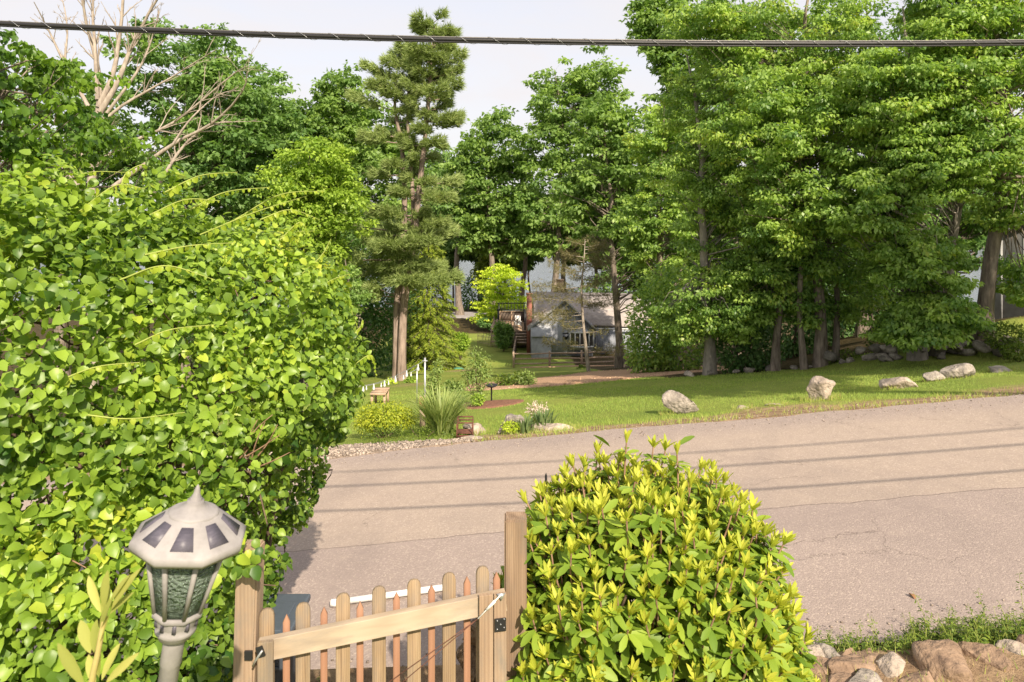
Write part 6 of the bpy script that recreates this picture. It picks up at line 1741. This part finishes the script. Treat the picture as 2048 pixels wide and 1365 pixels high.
# ------------------------------------------------------------------ solar lantern
def lantern():
    d = 1.45
    rim = P(379, 1082, d)
    lean = math.radians(8.8)
    R3 = Matrix.Rotation(lean, 3, 'Y')
    up = R3 @ Vector((0, 0, 1))
    g = float(G(-.8, d)); L = (rim.z - g) / up.z
    foot = rim - up * L
    r = thing('solar_lantern', 'grey eight-sided solar lantern leaning on its post', 'lamp', foot)
    M['lamp_grey'] = noise_mat('weathered_lamp_plastic', (.22, .205, .20), (.35, .33, .32), scale=9, rough=.6, bump=.25, bscale=60, bdist=.002, contrast=(.38, .62))
    M['solar'] = noise_mat('solar_cell', (.070, .065, .085), (.115, .105, .13), scale=60, stretch=(1, 1, 6), rough=.45, bump=.05, spec=.4)
    gm, N, Lk, out = new_mat('hammered_glass')
    gp = N.new('ShaderNodeBsdfGlass'); gp.inputs['Color'].default_value = (.88, .95, .90, 1); gp.inputs['Roughness'].default_value = .10; gp.inputs['IOR'].default_value = 1.18
    vo = N.new('ShaderNodeTexVoronoi'); vo.inputs['Scale'].default_value = 150; vo.feature = 'SMOOTH_F1'
    tc = N.new('ShaderNodeTexCoord'); bp = N.new('ShaderNodeBump'); bp.inputs['Strength'].default_value = 1.0; bp.inputs['Distance'].default_value = .012
    Lk.new(tc.outputs['Object'], vo.inputs['Vector']); Lk.new(vo.outputs['Distance'], bp.inputs['Height']); Lk.new(bp.outputs[0], gp.inputs['Normal']); gd = N.new('ShaderNodeBsdfDiffuse'); gd.inputs['Color'].default_value = (.26, .32, .27, 1); gx2 = N.new('ShaderNodeMixShader'); gx2.inputs[0].default_value = .42
    Lk.new(bp.outputs[0], gd.inputs['Normal']); Lk.new(gp.outputs[0], gx2.inputs[1]); Lk.new(gd.outputs[0], gx2.inputs[2]); Lk.new(gx2.outputs[0], out.inputs['Surface'])
    M['hammered'] = gm
    a0 = math.radians(-90 - 8)
    def ring(rad, z): return [Vector((rad * math.cos(a0 + k * math.pi / 4), rad * math.sin(a0 + k * math.pi / 4), z)) for k in range(8)]
    def W(v): return np.array(rim + R3 @ v)
    def octa(prof, name, mat, parent, caps=True):
        m = MB(); V = [W(v) for rad, z in prof for v in ring(rad, z)]
        Q = [[k * 8 + i, k * 8 + (i + 1) % 8, (k + 1) * 8 + (i + 1) % 8, (k + 1) * 8 + i] for k in range(len(prof) - 1) for i in range(8)]
        m.add(V, Q=Q)
        return m.build(name, mat, parent)
    cap = octa([(.0, .002), (.098, .000), (.112, -.004), (.116, .004), (.116, .014), (.111, .018), (.055, .060), (.050, .063), (.0, .064)], 'cap', M['lamp_grey'], r)
    lo, hi = ring(.111, .018), ring(.055, .060)
    for k in range(8):
        A, Bq, C_, D_ = lo[k], lo[(k + 1) % 8], hi[(k + 1) % 8], hi[k]
        def q(u, v): return (A * (1 - u) + Bq * u) * (1 - v) + (D_ * (1 - u) + C_ * u) * v
        n_ = (Bq - A).cross(D_ - A).normalized()
        pts = [q(.22, .16), q(.78, .16), q(.74, .88), q(.26, .88)]
        m = MB(); m.add([W(p + n_ * .0015) for p in pts] + [W(p - n_ * .004) for p in pts], Q=[[0, 1, 2, 3], [0, 4, 5, 1], [1, 5, 6, 2], [2, 6, 7, 3], [3, 7, 4, 0]]); m.build('solar_panel', M['solar'], cap)
    def turned(prof, name, parent, sides=28, mat='lamp_grey', sm=True):
        m = MB(); m.lathe(prof, rim, sides, R3); return m.build(name, M[mat], parent, smooth=sm)
    turned([(.050, .060), (.050, .0645), (.045, .067), (.034, .070), (.023, .076), (.0175, .083), (.0165, .0885), (.0110, .0887), (.0115, .094), (.0085, .0944), (.0090, .098), (.0074, .0984), (.0062, .108), (.0034, .117), (.0, .122)], 'finial', cap, sides=44, sm=False)
    # glazed body
    top, bot = -.004, -.146; rt_, rb_ = .080, .047
    for k in range(8):
        t0, t1 = ring(rt_ * .985, top), ring(rb_ * .985, bot); m = MB(); j = (k + 1) % 8
        o_ = .0022; P4 = [t0[k], t0[j], t1[j], t1[k]]; c_ = sum(P4, Vector()) / 4; n_ = Vector((c_.x, c_.y, 0)).normalized()
        m.add([W(p) for p in P4] + [W(p - n_ * o_) for p in P4], Q=[[3, 2, 1, 0], [4, 5, 6, 7], [0, 1, 5, 4], [1, 2, 6, 5], [2, 3, 7, 6], [3, 0, 4, 7]]); m.build('glass_pane', M['hammered'], r)
        m = MB(); m.tube([W(ring(rt_, top)[k]), W(ring(rb_, bot)[k])], [.0058, .0048], 6); m.build('glazing_bar', M['lamp_grey'], r)
    octa([(.0, -.143), (.049, -.143), (.052, -.146), (.052, -.153), (.047, -.157), (.030, -.160), (.0, -.160)], 'base_ring', M['lamp_grey'], r)
    octa([(.084, -.0045), (.087, -.008), (.084, -.014), (.078, -.014)], 'top_ring', M['lamp_grey'], r)
    turned([(.042, -.158), (.040, -.172), (.037, -.178), (.041, -.183), (.041, -.190), (.035, -.195), (.033, -.203), (.024, -.206), (.0, -.206)], 'neck', r)
    m = MB(); n_ = 10
    for k in range(n_):
        a_ = 2 * math.pi * k / n_; m.box(W(Vector((.040 * math.cos(a_), .040 * math.sin(a_), -.166))), (.007, .007, .018), R3)
    m.build('vents', M['solar'], r)
    turned([(.021, -.206), (.0215, -.262), (.0195, -.264), (.0195, -L + .02), (.05, -L + .012), (.05, -L - .02)], 'pole', r)
lantern()

# ------------------------------------------------------------------ things behind the gate
def bin_():
    d = 3.75; s = d / F
    x1 = (594 - 1024) * s; x0 = x1 - .42; g = Gv((x0 + x1) / 2, d)
    M['bin_blue'] = plain_mat('slate_blue_plastic', (.085, .105, .135), .45)
    r = thing('storage_bin', 'slate blue plastic bin standing behind the gate by the post', 'bin', g)
    zt = CZ - (1232 - HY) * s; xm_ = (x0 + x1) / 2
    m = MB(); w = .21; dp = .2
    V = []
    for z, f in ((g.z - .02, .86), (zt - .07, .97), (zt - .05, 1.0), (zt - .03, 1.0)):
        V += [(xm_ + sx * w * f, d + sy * dp * f, z) for sx, sy in ((-1, -1), (1, -1), (1, 1), (-1, 1))]
    m.add(V, Q=[[k * 4 + i, k * 4 + (i + 1) % 4, (k + 1) * 4 + (i + 1) % 4, (k + 1) * 4 + i] for k in range(3) for i in range(4)]); m.build('body', M['bin_blue'], r)
    bevel_box('lid', (xm_, d, zt - .012), (.45, .43, .035), M['bin_blue'], r, .012)
    bevel_box('lid_panel', (xm_ + .02, d - .02, zt + .006), (.30, .26, .012), M['bin_blue'], r, .005)
    for k in range(3): bevel_box('rib', (xm_, d - .197 + .006 * (k), zt - .16 - .15 * k), (.36, .012, .014), M['bin_blue'], r, .003)
bin_()
def plank():
    a_, b_ = np.array(P(664, 1243, 5.95)), np.array(P(905, 1207, 6.05))
    za = CZ - 3.3 + .088 * a_[0] + .02; zb_ = CZ - 3.3 + .088 * b_[0] + .02
    L = math.hypot(b_[0] - a_[0], b_[1] - a_[1])
    r = thing('white_pipe', 'white plastic gutter length lying on the road behind the gate', 'pipe', ((a_[0] + b_[0]) / 2, (a_[1] + b_[1]) / 2, (za + zb_) / 2))
    m = MB(); m.tube([(a_[0], a_[1], za + .034), (b_[0], b_[1], zb_ + .034)], .026, 14); m.build('tube', M['whitepaint'], r)
    m = MB(); m.tube([(a_[0] - .01, a_[1] - .002, za + .036), (a_[0] + .06, a_[1] + .003, za + .036)], .031, 14); m.build('collar', M['whitepaint'], r)
plank()
stk = thing('stone_pile', 'rough brown stones piled behind the hinge side of the gate', 'stones', Gv(-.16, 3.6))
for i, (px, py, w, h, mt) in enumerate([(962, 1262, 60, 44, 'stone_brown'), (985, 1298, 62, 40, 'stone_grey'), (942, 1330, 66, 46, 'stone_brown'), (996, 1345, 70, 48, 'stone_grey'), (955, 1385, 80, 60, 'stone_brown'), (1010, 1400, 80, 60, 'stone_brown'), (1000, 1255, 50, 36, 'stone_brown')]):
    boulder('', px, py + h * .3, 3.55 + .08 * (i % 2), w, h, 330 + i, mt, 'stone', sink=.5, parent=stk, rz=i)
# iron garden stake peeping above the rhododendron
def stake():
    d = 3.75; g = Gv((1092 - 1024) * d / F, d); t = P(1092, 945, d)
    r = thing('iron_stake', 'black iron garden stake tip rising behind the rhododendron', 'stake', g)
    m = MB(); m.tube([g + Vector((0, 0, -.1)), t + Vector((0, 0, -.03))], .006, 8); m.build('rod', M['iron'], r)
    m = MB(); m.lathe([(.006, -.09), (.012, -.08), (.006, -.07), (.011, -.055), (.006, -.045), (.007, -.02), (0, .0)], t, 10); m.build('finial', M['iron'], r)
stake()

# ------------------------------------------------------------------ stone edging, weeds and grass by the near road edge
edge = thing('stone_edging', 'row of brown fieldstones edging the yard along the road', 'wall', Gv(2.6, 4.15))
for i, (px, py, w, h, mt, d) in enumerate([(1640, 1332, 60, 36, 'stone_brown', 4.1), (1715, 1325, 105, 50, 'stone_brown', 4.12), (1728, 1352, 75, 40, 'stone_grey', 3.95), (1783, 1340, 70, 46, 'stone', 4.05), (1842, 1360, 90, 46, 'stone_brown', 3.95), (1890, 1332, 150, 74, 'stone_brown', 4.1), (1985, 1325, 88, 66, 'stone_brown', 4.12),
                                          (2036, 1308, 74, 42, 'stone', 4.2), (2100, 1316, 100, 60, 'stone_brown', 4.15), (2190, 1320, 110, 60, 'stone_grey', 4.15), (1590, 1345, 70, 44, 'stone_brown', 4.1), (1950, 1372, 70, 40, 'stone_brown', 3.95), (1680, 1368, 70, 34, 'stone_brown', 3.92), (2290, 1315, 110, 60, 'stone_brown', 4.15), (1540, 1350, 70, 44, 'stone_brown', 4.1)]):
    boulder('', px, py + 12 + h * .36, d, w * 1.2, h * .95, 350 + i, mt, 'stone', sink=.3, parent=edge, rz=.3 * i, depth=.75)

rng = np.random.default_rng(399)
for i, px in enumerate(np.arange(1560, 2120, 34)):
    boulder('', px + rng.normal(0, 8), 1345 + rng.normal(0, 8), 4.22 + rng.normal(0, .05), rng.uniform(44, 80), rng.uniform(26, 44), 400 + i % 7, ['stone_brown', 'stone_brown', 'stone', 'stone_grey'][i % 4], 'stone', sink=.4, parent=edge, rz=rng.uniform(0, 6), depth=.8)

def weeds(label, spots, seed, n_per, hmin, hmax, leaf, mat='weed', name='roadside_weeds'):
    rng = np.random.default_rng(seed); mb = MB(); pos, ax, nm, sz = [], [], [], []
    for (px, py, d, spread) in spots:
        c = P(px, py, d)
        for k in range(n_per):
            x, y = c.x + rng.normal(0, spread), d + rng.normal(0, .08)
            p0 = np.array(Gv(x, y)); h = rng.uniform(hmin, hmax) * (1.9 if rng.random() < .10 else 1)
            e = p0 + np.array([rng.normal(0, .18) * h, rng.normal(0, .18) * h, h])
            pts = spline([p0, (p0 + e) / 2 + rng.normal(0, .02, 3), e], 6)
            mb.tube(pts, np.linspace(.003, .001, 6), 4, cap=False)
            m = int(14 + 60 * h); s = rng.random(m) ** .8
            q = np.stack([np.interp(s, np.linspace(0, 1, 6), pts[:, j]) for j in range(3)], 1)
            dr = rnd_dir(m, rng) * np.array([1, 1, .4])
            pos.append(q + dr * .012); ax.append(dr + np.array([0, 0, .2])); nm.append(np.array([0, 0, 1.0]) + .5 * rnd_dir(m, rng)); sz.append(rng.uniform(*leaf, m) * (1.15 - .75 * s))
    r = thing(name, label, 'weeds', P(*spots[0][:3])); r.location = Gv(r.location.x, r.location.y)
    mb.build('stem', M['stem_green'], r)['kind'] = 'stuff'
    pos = np.concatenate(pos); n = len(pos)
    V, Fc, t = scatter(LEAF_OVAL, pos, np.concatenate(ax), np.concatenate(nm), np.concatenate(sz), rng.random(n))
    tag(link('foliage', mesh_np('foliage', V, Fc, t), M[mat], r), kind='stuff')
    return r
weeds('tall leafy weeds growing between the edging stones and the road', [(1860, 1290, 4.42, .06), (1900, 1285, 4.45, .09), (1950, 1280, 4.5, .1), (2000, 1275, 4.5, .1), (2050, 1272, 4.5, .1), (2110, 1270, 4.5, .12)], 371, 46, .08, .22, (.024, .048))
weeds('low straggling weeds beside the smaller edging stones', [(1700, 1305, 4.4, .08), (1745, 1305, 4.42, .08), (1800, 1310, 4.35, .08), (1650, 1310, 4.4, .06)], 372, 22, .04, .12, (.02, .04))
weeds('small green weeds sprouting behind the gate', [(632, 1330, 3.9, .05), (505, 1340, 3.6, .05)], 373, 10, .03, .08, (.015, .03))
def keep_yard(x, y, rng): return (x > 1.1) & ((y < 3.92) | (rng.random(len(x)) < .25))
grass_field(9000, (-.5, .95), (3.0, 4.35), .03, .085, .006, 374, 'yard_grass', 'rough grass at the near edge of the yard', keep_yard)
# a curled dead leaf on the asphalt
dl = P(1818, 1192, 5.0); rz_ = CZ - 3.3 + .088 * dl.x + .03
M['deadleaf'] = leaf_mat('dead_leaf', (.22, .10, .05), (.34, .18, .10), trans=.1, rough=.8)
V0, T0 = leaf_template([(.2, .2), (.5, .35), (.8, .2), (1, 0)], .8, .5)
yy = 1365 * (CZ - rz_) / (1192 - HY); xx = (1818 - 1024) * yy / F
V, Fc, t = scatter((V0, T0), np.array([[xx, yy, CZ - 3.3 + .088 * xx + .024]]), np.array([[.3, -1, .25]]), np.array([[.3, .2, 1.0]]), .07, np.array([.5]))
o = link('dead_leaf', mesh_np('dead_leaf', V, Fc, t), M['deadleaf']); tag(o, 'curled brown dead leaf lying on the asphalt', 'leaf')

# ------------------------------------------------------------------ downy new shoot close to the camera
def close_shoot():
    d = 1.08; s = d / F; rng = np.random.default_rng(381)
    base = Gv((150 - 1024) * s, d)
    r = thing('young_shoot', 'downy yellow-green shoot rising beside the lantern', 'plant', base)
    m = MB(); m.tube(spline([np.array(base), np.array(P(140, 1700, d)), np.array(P(178, 1400, d)), np.array(P(197, 1300, d)), np.array(P(212, 1218, d))], 16), np.linspace(.007, .0035, 16), 7); m.build('stem', M['shootstem'], r)
    L = [(202, 1226, 175, 1152, 22), (207, 1218, 214, 1143, 20), (205, 1232, 218, 1172, 20), (218, 1212, 256, 1150, 15), (221, 1222, 277, 1138, 19), (218, 1230, 266, 1184, 18), (181, 1308, 160, 1240, 27), (188, 1306, 192, 1240, 22), (194, 1296, 215, 1232, 20), (200, 1262, 222, 1196, 18),
         (168, 1372, 115, 1288, 26), (198, 1356, 196, 1290, 26), (203, 1362, 238, 1286, 24), (212, 1366, 274, 1308, 20), (190, 1372, 176, 1310, 22), (160, 1420, 90, 1380, 26), (200, 1420, 262, 1372, 24)]
    for k, (x0, y0_, x1, y1_, w) in enumerate(L):
        dd = d + rng.normal(0, .015)
        a_, e = np.array(P(x0, y0_, d)), np.array(P(x1, y1_, dd)); ln = np.linalg.norm(e - a_)
        V, Fc, t = scatter(LEAF_SHOOT, a_[None], (e - a_)[None], np.array([[(x0 - x1) * .012 + rng.normal(0, .3), -1.0, .35]]), np.array([ln]), np.array([rng.random()]), wid=np.array([w * s / .27]))
        link('leaf', mesh_np('leaf', V, Fc, t, smooth=True), M['shoot'], r)
LEAF_SHOOT = leaf_template([(.12, .05), (.35, .095), (.6, .11), (.8, .085), (.93, .04), (1, 0)], .55, .06)
M['shootstem'] = noise_mat('downy_stem', (.36, .30, .10), (.48, .40, .16), scale=20, bump=.1)
close_shoot()

# ------------------------------------------------------------------ overhead lines
def cable():
    CD = 3.1
    r = thing('utility_cable', 'thick black lashed cable strung across above the road', 'cable', (0, CD, CZ + .79))
    x = np.linspace(-30, 34, 160); y = np.full_like(x, CD)
    zf = lambda q: CZ + .776 + .0066 * (q - 1.4) ** 2; z = zf(x)
    m = MB(); m.tube(np.stack([x, y, z], 1), .0098, 10, cap=True); m.build('conductor', M['rubber'], r, smooth=True)
    m = MB(); m.tube(np.stack([x, y - .008, z - .0125], 1), .0038, 7); m.build('conductor', M['rubber'], r, smooth=True)
    m = MB(); m.tube(np.stack([x, y + .003, z + .0128], 1), .0032, 7); m.build('messenger', M['galv_dark'], r, smooth=True)
    t = np.linspace(-3.6, 3.6, 1000); ph = 2 * np.pi * t / .145
    zc = zf(t)
    m = MB(); m.tube(np.stack([t, CD + .0144 * np.cos(ph), zc + .0165 * np.sin(ph)], 1), .0010, 3); m.build('lashing_wire', M['galv'], r)
M['rubber'] = plain_mat('black_cable_rubber', (.018, .017, .018), .45, spec=.4)
M['galv_dark'] = plain_mat('weathered_steel_strand', (.20, .19, .18), .5, metal=.6)
cable()
for k, (y_, z_, rad, lab) in enumerate(((3.0, 1.50, .017, 'lower power line overhead, above the lashed cable'), (3.02, 1.92, .014, 'upper power line overhead, topmost of the lines'))):
    x = np.linspace(-30, 34, 60); m = MB(); m.tube(np.stack([x, np.full_like(x, y_), CZ + z_ + .006 * (x - 1.7) ** 2], 1), rad, 8)
    tag(m.build('power_line', M['rubber']), lab, 'cable')
